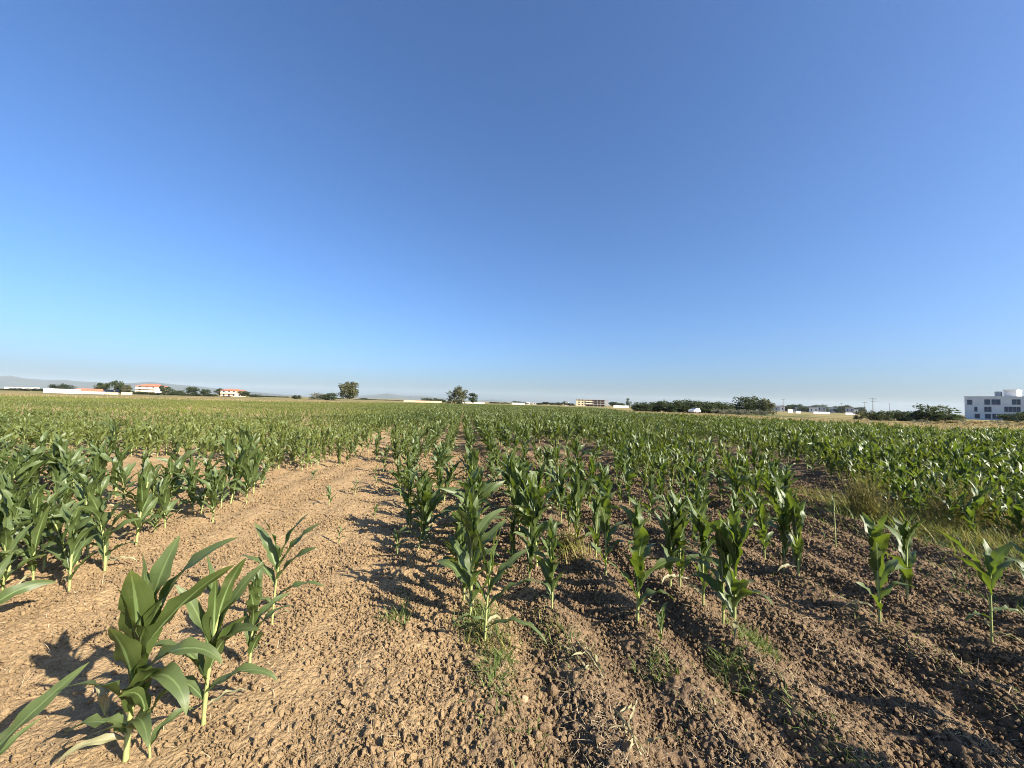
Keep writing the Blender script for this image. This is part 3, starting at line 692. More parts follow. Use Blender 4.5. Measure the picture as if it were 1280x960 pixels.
# straw and plant litter
N = 60000
rr = 1.4*np.exp(rng.random(N)*np.log(9/1.4)); aa = np.radians(rng.uniform(-62, 66, N)); sx_, sy_ = rr*np.sin(aa), rr*np.cos(aa)
_, sv_ = uv_of(sx_, sy_)
ridge = np.cos(2*np.pi*(sv_-ROW0)/ROWD)
k = rng.random(N) < np.clip(0.10 + 0.8*smooth(0.0, 0.8, sv_)*(0.35+0.65*ridge) + 0.6*vnoise(sx_, sy_, 0.6, 61), 0.04, 1)
sx_, sy_, rr = sx_[k], sy_[k], rr[k]; N = len(sx_)
V, Q = blades(sx_, sy_, macro(sx_, sy_) + rng.uniform(0.004, 0.022, N), rng.uniform(0.02, 0.06, N)*(1+1.6*rng.random(N)**5)*(0.7+0.1*rr), rng.uniform(0.0014, 0.0034, N)*(0.75+0.14*rr), rng.uniform(0, 6.28, N), rng.normal(0.12, 0.25, N), rng.normal(0.35, 0.5, N))
tag(link('straw_litter', np_mesh('straw_litter', V, Q, mats=(M['straw'],))), 'pale dry stalks and straw strewn over the soil', 'straw', None, 'stuff')
# weedy green grass: (centre px, py, radius along rows, across, count, length)
gp = []
for (gx_, gy_, ru, rv, cnt, gl) in [(622,828,0.16,0.07,900,0.09),(636,912,0.10,0.07,350,0.06),(942,804,0.12,0.06,700,0.07),(824,832,0.10,0.08,350,0.07),(498,768,0.10,0.06,300,0.08),
                                    (600,775,0.12,0.08,350,0.12),(1180,668,0.9,0.5,3800,0.16),(1255,690,0.7,0.6,3500,0.16),(1110,652,0.6,0.3,1600,0.14),(1060,632,0.5,0.25,1000,0.14),(1235,640,0.8,0.35,1500,0.2),(1085,650,0.2,0.2,900,0.25),
                                    (1040,930,0.25,0.05,350,0.06),(1130,800,0.5,0.14,700,0.05),(840,850,0.2,0.1,160,0.05),(700,800,0.2,0.15,300,0.07),(915,830,0.1,0.06,300,0.1),(1270,760,0.5,0.3,700,0.1),(960,640,0.5,0.2,600,0.12)]:
    x0, y0 = ground_at(gx_, gy_); u0, v0 = uv_of(x0, y0)
    uu = u0 + rng.normal(0, ru, cnt); vv = v0 + rng.normal(0, rv, cnt); xx, yy = xy_of(uu, vv)
    gp.append(np.stack([xx, yy, np.full(cnt, gl)], -1))
gp = np.concatenate(gp); k = (vnoise(gp[:, 0], gp[:, 1], 0.11, 71) > -0.12) | (rng.random(len(gp)) < 0.15); gp = gp[k]; N = len(gp)
V, Q = blades(gp[:, 0], gp[:, 1], macro(gp[:, 0], gp[:, 1])-0.005, gp[:, 2]*rng.uniform(0.5, 1.5, N), rng.choice([0.004, 0.006, 0.013], N)*rng.uniform(0.8, 1.3, N), rng.uniform(0, 6.28, N), rng.normal(0.85, 0.4, N), rng.uniform(0.2, 1.7, N))
tag(link('weedy_grass', np_mesh('weedy_grass', V, Q, mats=(M['grass'],))), 'low green weedy grass growing between the maize rows', 'grass', None, 'stuff')
# yellow green tall grass in the weedy strip at right
gp = []
for (gx_, gy_, ru, rv, cnt, gl) in [(1170,664,1.0,0.28,2600,0.22),(1245,684,0.7,0.35,1500,0.2),(1120,652,0.6,0.22,1500,0.18),(1225,655,0.5,0.3,1300,0.32),(1090,648,0.25,0.3,900,0.28),(1275,720,0.4,0.2,400,0.12),(1045,628,0.6,0.2,700,0.16),(715,690,0.15,0.1,250,0.2),(700,790,0.2,0.1,260,0.08),(612,800,0.12,0.09,300,0.09)]:
    x0, y0 = ground_at(gx_, gy_); u0, v0 = uv_of(x0, y0)
    xx, yy = xy_of(u0 + rng.normal(0, ru, cnt), v0 + rng.normal(0, rv, cnt)); gp.append(np.stack([xx, yy, np.full(cnt, gl)], -1))
gp = np.concatenate(gp); gp = gp[vnoise(gp[:, 0], gp[:, 1], 0.25, 72) > -0.16]; N = len(gp)
V, Q = blades(gp[:, 0], gp[:, 1], macro(gp[:, 0], gp[:, 1])-0.005, gp[:, 2]*rng.uniform(0.4, 1.4, N), rng.choice([0.005, 0.007, 0.014], N)*rng.uniform(0.8, 1.3, N), rng.uniform(0, 6.28, N), rng.normal(1.0, 0.35, N), rng.uniform(0.2, 1.5, N))
tag(link('yellow_grass', np_mesh('yellow_grass', V, Q, mats=(M['weed'],))), 'yellow green grass in the weedy strip before the dense maize', 'grass', None, 'stuff')
# dry grass margin beyond the maize
N = 42000
aa = np.radians(rng.uniform(-60, 62, N)); ey = np.interp(np.degrees(aa), _ea, _ey)
yy = ey + 0.4 + rng.random(N)**1.6*np.minimum(60, ey*1.3); xx = yy*np.tan(aa)
k = np.hypot(xx, yy) < 170; xx, yy = xx[k], yy[k]; N = len(xx); rr = np.hypot(xx, yy)
V, Q = blades(xx, yy, np.full(N, -0.03), rng.uniform(0.12, 0.4, N), 0.012 + 0.0012*rr*rng.uniform(0.5, 1.2, N), rng.uniform(0, 6.28, N), rng.normal(1.2, 0.2, N), rng.uniform(0.2, 1.0, N), 3)
tag(link('dry_grass', np_mesh('dry_grass', V, Q, mats=(M['tan'],))), 'tan dry grass along the far margin of the maize', 'grass', None, 'stuff')

# ------------------------------------------------------------------ tall weeds, withered stalks, lone stone
def tall_weed(px, py, hgt, wid, seed, label, n=85):
    x, y = ground_at(px, py); rg = np.random.default_rng(seed)
    o = empty('tall_weed', (x, y, float(macro(x, y))-0.01), 0, label, 'weed', 'tall weeds at the edge of the dense maize')
    mb = MB(); lv, lq = [], []
    tips = []
    for i in range(n):
        a = rg.uniform(0, 6.28); e = R(rg.uniform(62, 88)); L = hgt*rg.uniform(0.55, 1.05); b0 = Vector((rg.normal(0, wid*0.3), rg.normal(0, wid*0.3), 0))
        pts = [b0 + Vector((math.cos(a)*math.cos(e)*L*t, math.sin(a)*math.cos(e)*L*t*1.0, math.sin(e)*L*t - 0.05*L*t*t)) for t in (0, .35, .7, 1)]
        mb.tube(pts, [0.004, 0.003, 0.0025, 0.0015], 4); tips.append((pts, a))
    bx, by, bz, bl, ba, be = [], [], [], [], [], []
    for pts, a in tips:
        for t in np.concatenate([rg.uniform(0.1, 0.65, 7), rg.uniform(0.65, 1.0, 22)]):
            f = t*3; i = min(2, int(f)); p = pts[i].lerp(pts[i+1], f-i)
            bx.append(p.x); by.append(p.y); bz.append(p.z); bl.append(rg.uniform(0.05, 0.12) if t < 0.65 else rg.uniform(0.018, 0.045)); ba.append(rg.uniform(0, 6.28)); be.append(rg.uniform(0.3, 1.3))
    nb = len(bx)
    V, Q = blades(np.array(bx), np.array(by), np.array(bz), np.array(bl), np.array(bl)*0.16, np.array(ba), np.array(be), np.full(nb, 0.6), 2)
    mb.build('stem', M['weed'], o); link('leaves', np_mesh('leaves', V, Q, mats=(M['weed'],)), o)
tall_weed(1082, 652, 0.82, 0.30, 1, 'tall straw yellow weed clump left of a second one, before the dense maize')
tall_weed(1206, 662, 0.84, 0.26, 2, 'tall yellow green weed clump in the grassy strip near the right edge')
tall_weed(1228, 652, 0.5, 0.22, 3, 'shorter ragged weed clump just right of the tall yellow green one', 30)
tall_weed(1140, 640, 0.4, 0.25, 4, 'low ragged weed clump between the two tall yellow clumps', 26)

def withered(px, py, rz, label, seed, n=7, sc=1.0):
    x, y = ground_at(px, py); rg = np.random.default_rng(seed)
    o = empty('withered_maize', (x, y, float(macro(x, y))+0.02), rz, label, 'dead maize')
    st = MB(); st.tube([(0, 0, 0.0), (0.16*sc, 0.01, 0.012), (0.34*sc, -0.02, 0.01)], [0.009, 0.007, 0.004], 7); st.build('stalk', M['dryleaf'], o, True)
    parts = []
    for j in range(n):
        f = j/(n-1)
        parts.append(leaf_geo((0.05+0.28*f*sc, 0, 0.012), rg.normal(0, 0.9)+(math.pi if rg.random() < 0.3 else 0), R(rg.uniform(0, 35)), rg.uniform(0.14, 0.26)*sc, rg.uniform(0.012, 0.022), R(rg.uniform(10, 50)), rg.normal(0, 2.0), 0.012, rg.normal(0, 0.9), seed*10+j, 10, 0.9))
    v, q, uv = join(parts); link('leaves', np_mesh('leaves', v, q, mats=(M['dryleaf'],), uv=uv), o)
withered(720, 812, R(-70), 'dead bleached maize plant lying on the soil below the row of medium plants', 21)
withered(766, 900, R(-75), 'crumpled bleached maize leaves lying lowest on the soil, near the bottom edge', 22, 6, 0.8)
withered(735, 850, R(110), 'thin bleached maize stalk lying between the two other dead plants', 23, 3, 0.7)
st = clod_mesh(77); st.materials.clear(); st.materials.append(M['stone'])
o = link('stone', st); x, y = ground_at(655, 884); o.location = (x, y, float(macro(x, y))+0.02); o.scale = (0.024, 0.022, 0.036); o.rotation_euler = (0.2, 0.3, 0.5)
tag(o, 'largest pale lump of stone lying loose on the brown soil', 'stone')

# ------------------------------------------------------------------ trees and bushes
def crown_mesh(seed, mat_, kind='round', n=1500):
    """unit crown: fills x,y in -0.5..0.5, z in 0..1, of many leaf faces in uneven clumps"""
    rg = np.random.default_rng(seed); P = []
    K = {'round': 44, 'tall': 20, 'bush': 38, 'umbrella': 16, 'column': 14, 'sparse': 16}[kind]
    for k in range(K):
        if kind == 'round': c = rg.normal(0, 1, 3); c /= np.linalg.norm(c); c *= rg.random()**0.4; c = c*np.array([0.36, 0.36, 0.38])+np.array([0, 0, 0.56]); rad = rg.uniform(0.09, 0.16)
        elif kind == 'tall': z = rg.uniform(0.2, 0.9); w = 0.36*math.sin(math.pi*min(1, (1-z)*0.9+0.18)); a = rg.uniform(0, 6.28); q = rg.random()**0.5; c = np.array([w*q*math.cos(a), w*q*math.sin(a), z]); rad = rg.uniform(0.09, 0.16)
        elif kind == 'bush': a = rg.uniform(0, 6.28); q = rg.random()**0.5*0.36; z = rg.uniform(0.1, 0.8)*(1-q*0.8); c = np.array([q*math.cos(a), q*math.sin(a), z]); rad = rg.uniform(0.09, 0.16)
        elif kind == 'umbrella': a = rg.uniform(0, 6.28); q = rg.random()**0.5*0.42; c = np.array([q*math.cos(a), q*math.sin(a), 0.86-q*0.35+rg.normal(0, 0.04)]); rad = rg.uniform(0.07, 0.13)
        elif kind == 'column': z = rg.uniform(0.08, 0.92); w = 0.3*min(1, (1-z)*2.2+0.15); a = rg.uniform(0, 6.28); c = np.array([w*math.cos(a)*rg.random(), w*math.sin(a)*rg.random(), z]); rad = rg.uniform(0.1, 0.16)
        else: a = rg.uniform(0, 6.28); q = rg.random()**0.5*0.4; z = rg.uniform(0.1, 0.85)*(1-q*0.6); c = np.array([q*math.cos(a), q*math.sin(a), z]); rad = rg.uniform(0.08, 0.16)
        m = int(n/K*rg.uniform(0.7, 1.3)); d = rg.normal(0, 1, (m, 3)); d /= np.linalg.norm(d, axis=1)[:, None]
        P.append(c + d*rad*(rg.random((m, 1))**0.35))
    # twigs that break the outline
    P = np.concatenate(P); P = P[P[:, 2] > 0.0]; N = len(P)
    lo_, hi_ = np.percentile(P, 0.7, axis=0), np.percentile(P, 99.3, axis=0)
    P[:, :2] = (P[:, :2]-(lo_+hi_)[:2]/2)/(hi_-lo_)[:2]; z0 = 0.16 if kind in ('round', 'tall') else 0.4 if kind == 'umbrella' else 0.0
    P[:, 2] = z0 + (P[:, 2]-lo_[2])/(hi_[2]-lo_[2])*(1-z0)
    s = rg.uniform(0.02, 0.055, N)
    a = rg.normal(0, 1, (N, 3)); a /= np.linalg.norm(a, axis=1)[:, None]; b = np.cross(a, rg.normal(0, 1, (N, 3))); b /= np.linalg.norm(b, axis=1)[:, None]
    V = np.stack([P - a*s[:, None], P + b*s[:, None]*0.7, P + a*s[:, None], P - b*s[:, None]*0.7], 1).reshape(-1, 3)
    Q = np.arange(N*4).reshape(-1, 4)
    return np_mesh('crown', V, Q, mats=(mat_,), smooth=False)
def trunk_mesh(seed, kind='round'):
    rg = np.random.default_rng(seed); mb = MB()
    top = {'round': 0.6, 'tall': 0.8, 'bush': 0.4, 'umbrella': 0.75, 'column': 0.85, 'sparse': 0.5}[kind]
    mb.tube([(0, 0, -0.02), (0.01, 0.0, top*0.5), (rg.normal(0, .03), rg.normal(0, .03), top)], [0.03, 0.022, 0.01], 7)
    for j in range(5):
        z = top*rg.uniform(0.4, 0.8); a = rg.uniform(0, 6.28); rch = 0.25
        mb.tube([(0.005, 0, z), (math.cos(a)*rch*0.5, math.sin(a)*rch*0.5, z+0.1), (math.cos(a)*rch, math.sin(a)*rch, z+0.22)], [0.012, 0.008, 0.003], 5)
    return mb.mesh('trunk', M['bark'], True)
CR = {}; TK = {}
for k_, m_, n_, ns in (('round', 'tree', 3, 3200), ('round', 'olive', 2, 3400), ('tall', 'tree', 2, 2200), ('tall', 'olive', 2, 2400), ('bush', 'tree', 4, 2600), ('bush', 'olive', 2, 2200), ('bush', 'silver', 3, 1300), ('umbrella', 'tree', 1, 1300), ('column', 'tree', 2, 1500), ('sparse', 'silver', 2, 700), ('sparse', 'tan', 2, 800)):
    CR[k_, m_] = [crown_mesh(hash_ + 17*len(CR), M[m_], k_, ns) for hash_ in range(700, 700+n_)]
    TK.setdefault(k_, trunk_mesh(len(TK)+5, k_))
def tree(name, cat, px, ytop, Y, wpx, kind, m_, label, group=None, sink=0.0, depth=None, ybase=None):
    """a tree standing on the ground at forward distance Y, its crown top at ytop, wpx wide as seen"""
    top = at_depth(px, ytop, Y); hgt = float(top[2]) + sink
    x = float(top[0]); w = wpx*Y/F
    o = empty(name, (x, Y, -0.03-sink), rng.uniform(0, 6.28), label, cat, group)
    tm = link('trunk', TK[kind], o); tm.scale = (max(0.6, w*0.55), max(0.6, w*0.55), hgt) if kind != 'bush' else (w*0.6, w*0.6, hgt)
    cm = random.choice(CR[kind, m_]); c = link('crown', cm, o); c.scale = (w*1.05, w*1.05, hgt*1.03)
    return o
T = tree
# near the white building and the right hedge
T('bush','bush',1076,514.5,84,14,'bush','olive','small round green bush just left of the long dark hedge')
for i, (p, yt, w) in enumerate([(1093,514.5,16),(1104,514,18),(1117,513.5,20),(1130,514.5,18),(1142,515,18)]):
    T('hedge_bush','bush',p,yt,78+2*i,w,'bush','tree','dark bush in the low hedge between the small round bush and the big dark one','hedge bushes left of the big dark bush')
T('large_bush','bush',1167,507.5,78,36,'bush','tree','biggest dark bush of the hedge, spiky top, left of the white building')
T('bush','bush',1181,516,74,22,'bush','tree','low dark bush against the right flank of the big spiky bush')
T('bush','bush',1194,518.5,110,15,'bush','tree','small dark bush at the left foot of the white building')
T('tree','tree',1271,516.5,92,26,'bush','tree','dark leafy tree in front of the white building at the right edge')
T('tree','tree',1292,512,96,22,'round','tree','dark tree cut by the right edge before the white building')
for i, p in enumerate([1152,1172,1196,1206,1216,1238,1250,1262,1277]):
    T('dry_shrub','shrub',p,524.5+0.3*(i % 3)+(p-1150)*0.012,60+3*(i % 4),16+3*(i % 3),'sparse','tan' if i % 3 else 'silver','dry straw coloured shrub in the weedy bank below the white building','dry shrubs on the weedy bank')
# dark belt of trees
for i, (p, yt, w) in enumerate([(803,502.5,14),(813,501.5,16),(824,501.5,16),(835,500.5,18),(848,500.5,18),(862,499.5,20),(874,501.5,16),(886,501,18),(897,502,16),(906,503.5,14)]):
    T('belt_tree','tree',p,yt+1.2+0.4*(i % 2),116+2*(i % 3),w*1.7,'bush','tree','dark green tree in the unbroken belt behind the white car','trees of the dark belt behind the white car')
T('tree','tree',932,497,122,26,'bush','tree','tallest dark tree right of the dark belt, rounded top')
T('tree','tree',948,498.5,124,24,'bush','tree','dark tree between the tallest one and the olive green one')
T('tree','tree',957,499.5,118,18,'bush','olive','olive green tree at the right end of the dark group')
for i, p in enumerate([898,908,918,929,941,952]):
    T('silver_shrub','shrub',p,510.5+0.7*(i % 2)+i*0.25,100+2*(i % 3),15,'bush' if i % 2 else 'sparse','silver','silvery grey shrub before the dark trees','silvery shrubs before the dark trees')
# middle and left horizon
T('broad_tree','tree',436,478.5,205,21,'round','olive','round crowned tree on a short trunk, alone against the sky left of middle')
T('broad_tree','tree',572,484.5,197,23,'bush','olive','large grey green tree at the middle of the horizon, left of a narrow one')
T('narrow_tree','tree',592,492,215,11,'tall','tree','narrow dark tree beside the large grey green one')
T('bush','bush',371,494,240,11,'bush','tree','small round bush left of the wide grey green clump')
T('wide_bush','bush',398,491.5,230,20,'bush','silver','wide grey green clump, left half, left of the lone round tree')
T('wide_bush','bush',411,491.5,230,20,'bush','tree','wide grey green clump, right half, touching the lone round tree')
T('pine_tree','tree',144,476.5,215,16,'umbrella','tree','umbrella shaped pine above the low white buildings at left')
T('tree','tree',128,479.5,225,12,'round','tree','dark round tree left of the umbrella pine')
T('tree','tree',158,481.5,210,11,'tall','olive','olive green pointed tree right of the umbrella pine')
T('tree','tree',151,482.5,222,10,'round','tree','dark tree under the umbrella pine')
T('tree','tree',205,482.5,270,10,'tall','tree','dark tree at the right wall of the three storey house')
T('tree','tree',213,486.5,270,11,'bush','tree','low dark tree right of the three storey house')
T('tree','tree',225,488,280,10,'bush','tree','small dark tree in the gap between the houses, left one')
T('tree','tree',240,484,265,12,'round','tree','large dark round tree midway between the two red roofed houses')
T('tree','tree',256,487,275,10,'round','tree','dark round tree left of the peach house')
T('tree','tree',275,486,318,10,'tall','tree','dark tree at the left wall of the peach house')
T('tree','tree',305,489.5,300,12,'round','tree','grey green tree at the right wall of the peach house')
T('tree','tree',318,493,330,14,'bush','tree','low dark tree right of the peach house')
for i, (p, yt, w) in enumerate([(8,488,16),(22,487,16),(36,487.5,16),(50,487.5,14),(75,482.5,16),(84,483.5,14)]):
    T('tree','tree',p,yt-2,300,w,'bush','tree','low dark tree behind the white shed at the far left','low trees at the far left')
for i, (p, yt, w) in enumerate([(172,489,14),(182,490.5,16),(192,491,14),(202,491,12),(218,491,14),(232,492,14),(248,492,14),(264,492.5,14),(284,495,12)]):
    T('tree','bush',p,yt,255,w,'bush','tree','low dark bush along the foot of the red roofed houses','bushes along the foot of the houses')
for i, (p, yt, w) in enumerate([(330,494.5,12),(343,495,14),(355,495.5,12),(424,497.5,10),(446,498.5,10),(455,497.5,10),(467,499,14),(480,499.5,14),(494,500,14),(508,500.5,12),(520,500,12)]):
    T('far_tree','tree',p,yt,420,w,'bush','tree','low dark tree of the far line along the horizon left of the middle','far trees left of the middle')
for i, (p, yt, w) in enumerate([(533,497.5,12),(543,498,12),(552,499,10),(557,502,10)]):
    T('tree','tree',p,yt,330,w,'bush','tree','dark clipped tree over the beige wall left of the large grey green tree','dark trees over the beige wall')
for i, (p, yt, w, kd) in enumerate([(618,502.5,12,'bush'),(630,503,12,'bush'),(646,501.5,13,'bush'),(654,502.5,10,'bush'),(675,503.5,10,'bush'),(683,502.5,9,'round'),(691,503.5,9,'round'),(699,503,9,'bush'),(706,502,8,'tall'),(713,504,10,'bush'),(766,502.5,10,'round'),(776,504,10,'round'),(795,505.5,12,'bush')]):
    T('far_tree','tree',p,yt,400,w,kd,'tree','small dark tree of the far line along the horizon near the unfinished building','far trees near the unfinished building')
T('cypress_tree','tree',785.5,498.5,380,6,'column','tree','thin pointed tree right of the unfinished building')
for i in range(26):
    p = 962 + i*4.6 + (i*37 % 5)*0.4
    T('village_tree','tree',p,505.0+(i*13 % 7)*0.6+(p-962)*0.02,470+(i*29 % 5)*22,8+(i*7 % 5),'bush' if i % 3 else 'round','tree','small dark tree among the far village roofs at right','trees of the far village at right')

# ------------------------------------------------------------------ buildings
def broot(name, px, Y, label, cat, group=None, rz=None):
    x = float(at_depth(px, 500, Y)[0]); az = math.atan2(x, Y)
    return empty(name, (x, Y, -0.05), -az if rz is None else rz, label, cat, group)
def house(px, Y, wpx, ytop, wallm, label, floors=3, roofm='roof', turn=0.0, group=None):
    o = broot('house', px, Y, label, 'house', group); o.rotation_euler.z += turn
    Wd = wpx*Y/F*1.0/ max(0.6, math.cos(turn)); Dp = Wd*0.62; Ht = float(at_depth(px, ytop, Y)[2]); rh = Ht*0.22; wh = Ht - rh; fh = wh/floors
    MB().box(-Wd/2, Wd/2, 0, Dp, 0, wh).build('wall', M[wallm], o)
    MB().hip(-Wd/2-0.7, Wd/2+0.7, -0.9, Dp+0.7, wh, Ht, 0.45).build('roof', M[roofm], o)
    for f in range(floors):
        z = f*fh
        if f > 0:
            b = MB().box(-Wd/2+0.2, Wd*0.18, -1.3, -0.005, z-0.12, z+0.06).build('balcony', M[wallm], o)
            MB().box(-Wd/2+0.2, Wd*0.18, -1.3, -1.18, z+0.065, z+0.95).build('parapet', M[wallm], b)
        for c in (-0.36, -0.12, 0.10, 0.36):
            w = MB().box(c*Wd-0.65, c*Wd+0.65, -0.04, 0.05, z+fh*0.18, z+fh*0.80).build('window', M['glass'], o)
            MB().box(c*Wd-0.78, c*Wd+0.78, -0.09, -0.045, z+fh*0.80, z+fh*0.84).build('lintel', M['frame'], w)
        for c in (0.3, 0.7):
            MB().box(Wd/2-0.05, Wd/2+0.04, Dp*c-0.5, Dp*c+0.5, z+fh*0.3, z+fh*0.78).build('window', M['glass'], o)
    return o
house(187, 285, 27, 480, 'cream', 'three storey cream house with red tiled roof and stacked balconies behind bushes', 3, turn=R(-14))
house(289, 318, 22, 486, 'peach', 'peach coloured house with red tiled roof and balconies, right of the cream one', 2, turn=R(-18))
# low white farm buildings at the far left
def shed(name, px, Y, wpx, ytop, depth, wallm, roofm, rise, label, cat='building', group=None, win=2, turn=0):
    o = broot(name, px, Y, label, cat, group); o.rotation_euler.z += turn
    Wd = wpx*Y/F; Ht = float(at_depth(px, ytop, Y)[2]) + 0.05; wh = Ht - rise
    MB().box(-Wd/2, Wd/2, 0, depth, 0, wh).build('wall', M[wallm], o)
    if rise > 0.3: MB().gable(-Wd/2-0.3, Wd/2+0.3, -0.4, depth+0.4, wh, Ht).build('roof', M[roofm], o)
    else: MB().box(-Wd/2-0.15, Wd/2+0.15, -0.2, depth+0.2, wh, Ht).build('roof', M[roofm], o)
    for k in range(win):
        c = (k+0.5)/win - 0.5
        MB().box(c*Wd-0.5, c*Wd+0.5, -0.04, 0.03, wh*0.35, wh*0.75).build('window', M['glass'], o)
    return o
shed('warehouse', 77, 190, 30, 486.2, 7, 'white', 'white', 0.25, 'long low white shed with a flat roof, at the left end of the farm', win=0)
shed('farmhouse', 111, 205, 22, 485.8, 7, 'white', 'roof', 1.4, 'low white farmhouse with red tiled roof behind a white wall', win=3)
shed('barn', 135, 215, 18, 487.0, 7, 'grey', 'darkroof', 1.3, 'low barn with a dark roof under the umbrella pine')
def wall_thing(px0, px1, Y, hgt, m_, label):
    a = at_depth(px0, 500, Y); b = at_depth(px1, 500, Y)
    o = tag(empty('boundary_wall', ((a[0]+b[0])/2, Y, -0.05), 0, label, 'wall'), kind='thing')
    L = b[0]-a[0]; MB().box(-L/2, L/2, 0, 0.25, 0, hgt).build('wall', M[m_], o); MB().box(-L/2-0.05, L/2+0.05, -0.05, 0.3, hgt, hgt+0.1).build('coping', M[m_], o)
wall_thing(92, 129, 190, 1.15, 'white', 'white boundary wall running before the low farmhouse and barn')
wall_thing(131, 146, 192, 1.0, 'cream', 'short cream boundary wall before the barn with the dark roof')
wall_thing(151, 164, 200, 1.3, 'cream', 'short cream wall left of the bushes by the three storey house')
wall_thing(508, 552, 250, 1.1, 'peach', 'long beige wall on the horizon left of the large grey green tree')
wall_thing(578, 606, 300, 0.8, 'white', 'low white wall showing behind the two trees at the middle')
wall_thing(640, 656, 330, 1.35, 'white', 'low white wall on the horizon right of the narrow tree')
wall_thing(767, 786, 300, 1.5, 'white', 'low white wall right of the unfinished building')
shed('shed', 512, 270, 14, 500.2, 5, 'peach', 'concrete', 0.2, 'small beige flat shed on the horizon behind the long beige wall', win=1)
for px_, w_, yt_, m_, lab in [(22,22,484,'grey','broad grey block in the far haze at the left end of the horizon'),(42,8,484.5,'white','small white block in the far haze right of a broad grey one')]:
    shed('far_building', px_, 1100, w_, yt_, 25, m_, m_, 0.2, lab, win=0)
for px_, w_, yt_, m_, lab in [(659,7,502.5,'white','tiny white house left of a tiny grey one on the middle horizon'),(670,8,503,'grey','tiny grey house right of a tiny white one on the middle horizon'),(709,5,502.5,'white','tiny white tower like house just left of the unfinished building')]:
    shed('far_house', px_, 420, w_, yt_, 8, m_, m_, 0.2, lab, win=2)
# unfinished building
def unfinished():
    Y = 380; o = broot('unfinished_building', 740, Y, 'unfinished three storey building, yellow walled left end, bare concrete floors at right', 'building')
    s = Y/F; H = float(at_depth(740, 499.3, Y)[2]); fh = H/3
    x0, x1, xa, xb = -20*s, 20*s, -8*s, 1*s; Dp = 12
    MB().box(x0+0.2, xa, 0.1, Dp, 0, H-0.35).build('yellow_wall', M['yellow'], o)
    MB().box(xa+0.01, xb, 1.6, Dp, 0, H-0.35).build('brick_wall', M['brick'], o)
    MB().box(xb+0.02, x1-3, 7.0, Dp, 0, H-0.35).build('back_wall', M['brick'], o)
    for f in range(1, 4):
        MB().box(x0 if f == 3 else xa+0.02, x1, -0.5, Dp+0.3, f*fh-0.34, f*fh-0.02).build('floor_slab', M['concrete'], o)
    for xc in np.linspace(xb+1, x1-0.5, 5):
        for yc in (0.1, 6.0):
            MB().box(xc-0.28, xc+0.28, yc, yc+0.5, 0, H-0.36).build('column', M['concrete'], o)
    for f in range(3):
        for c in (0.35, 0.7):
            MB().box(x0+(xa-x0)*c-0.7, x0+(xa-x0)*c+0.7, 0.04, 0.2, f*fh+0.9, f*fh+2.0).build('window', M['dark'], o)
        MB().box(xa+2, xa+3.4, 1.54, 1.7, f*fh+0.2, f*fh+2.1).build('opening', M['dark'], o)
        if f: MB().box(xa+0.3, xb-0.3, -0.45, -0.3, f*fh, f*fh+0.9).build('balcony_wall', M['cream'], o)
unfinished()
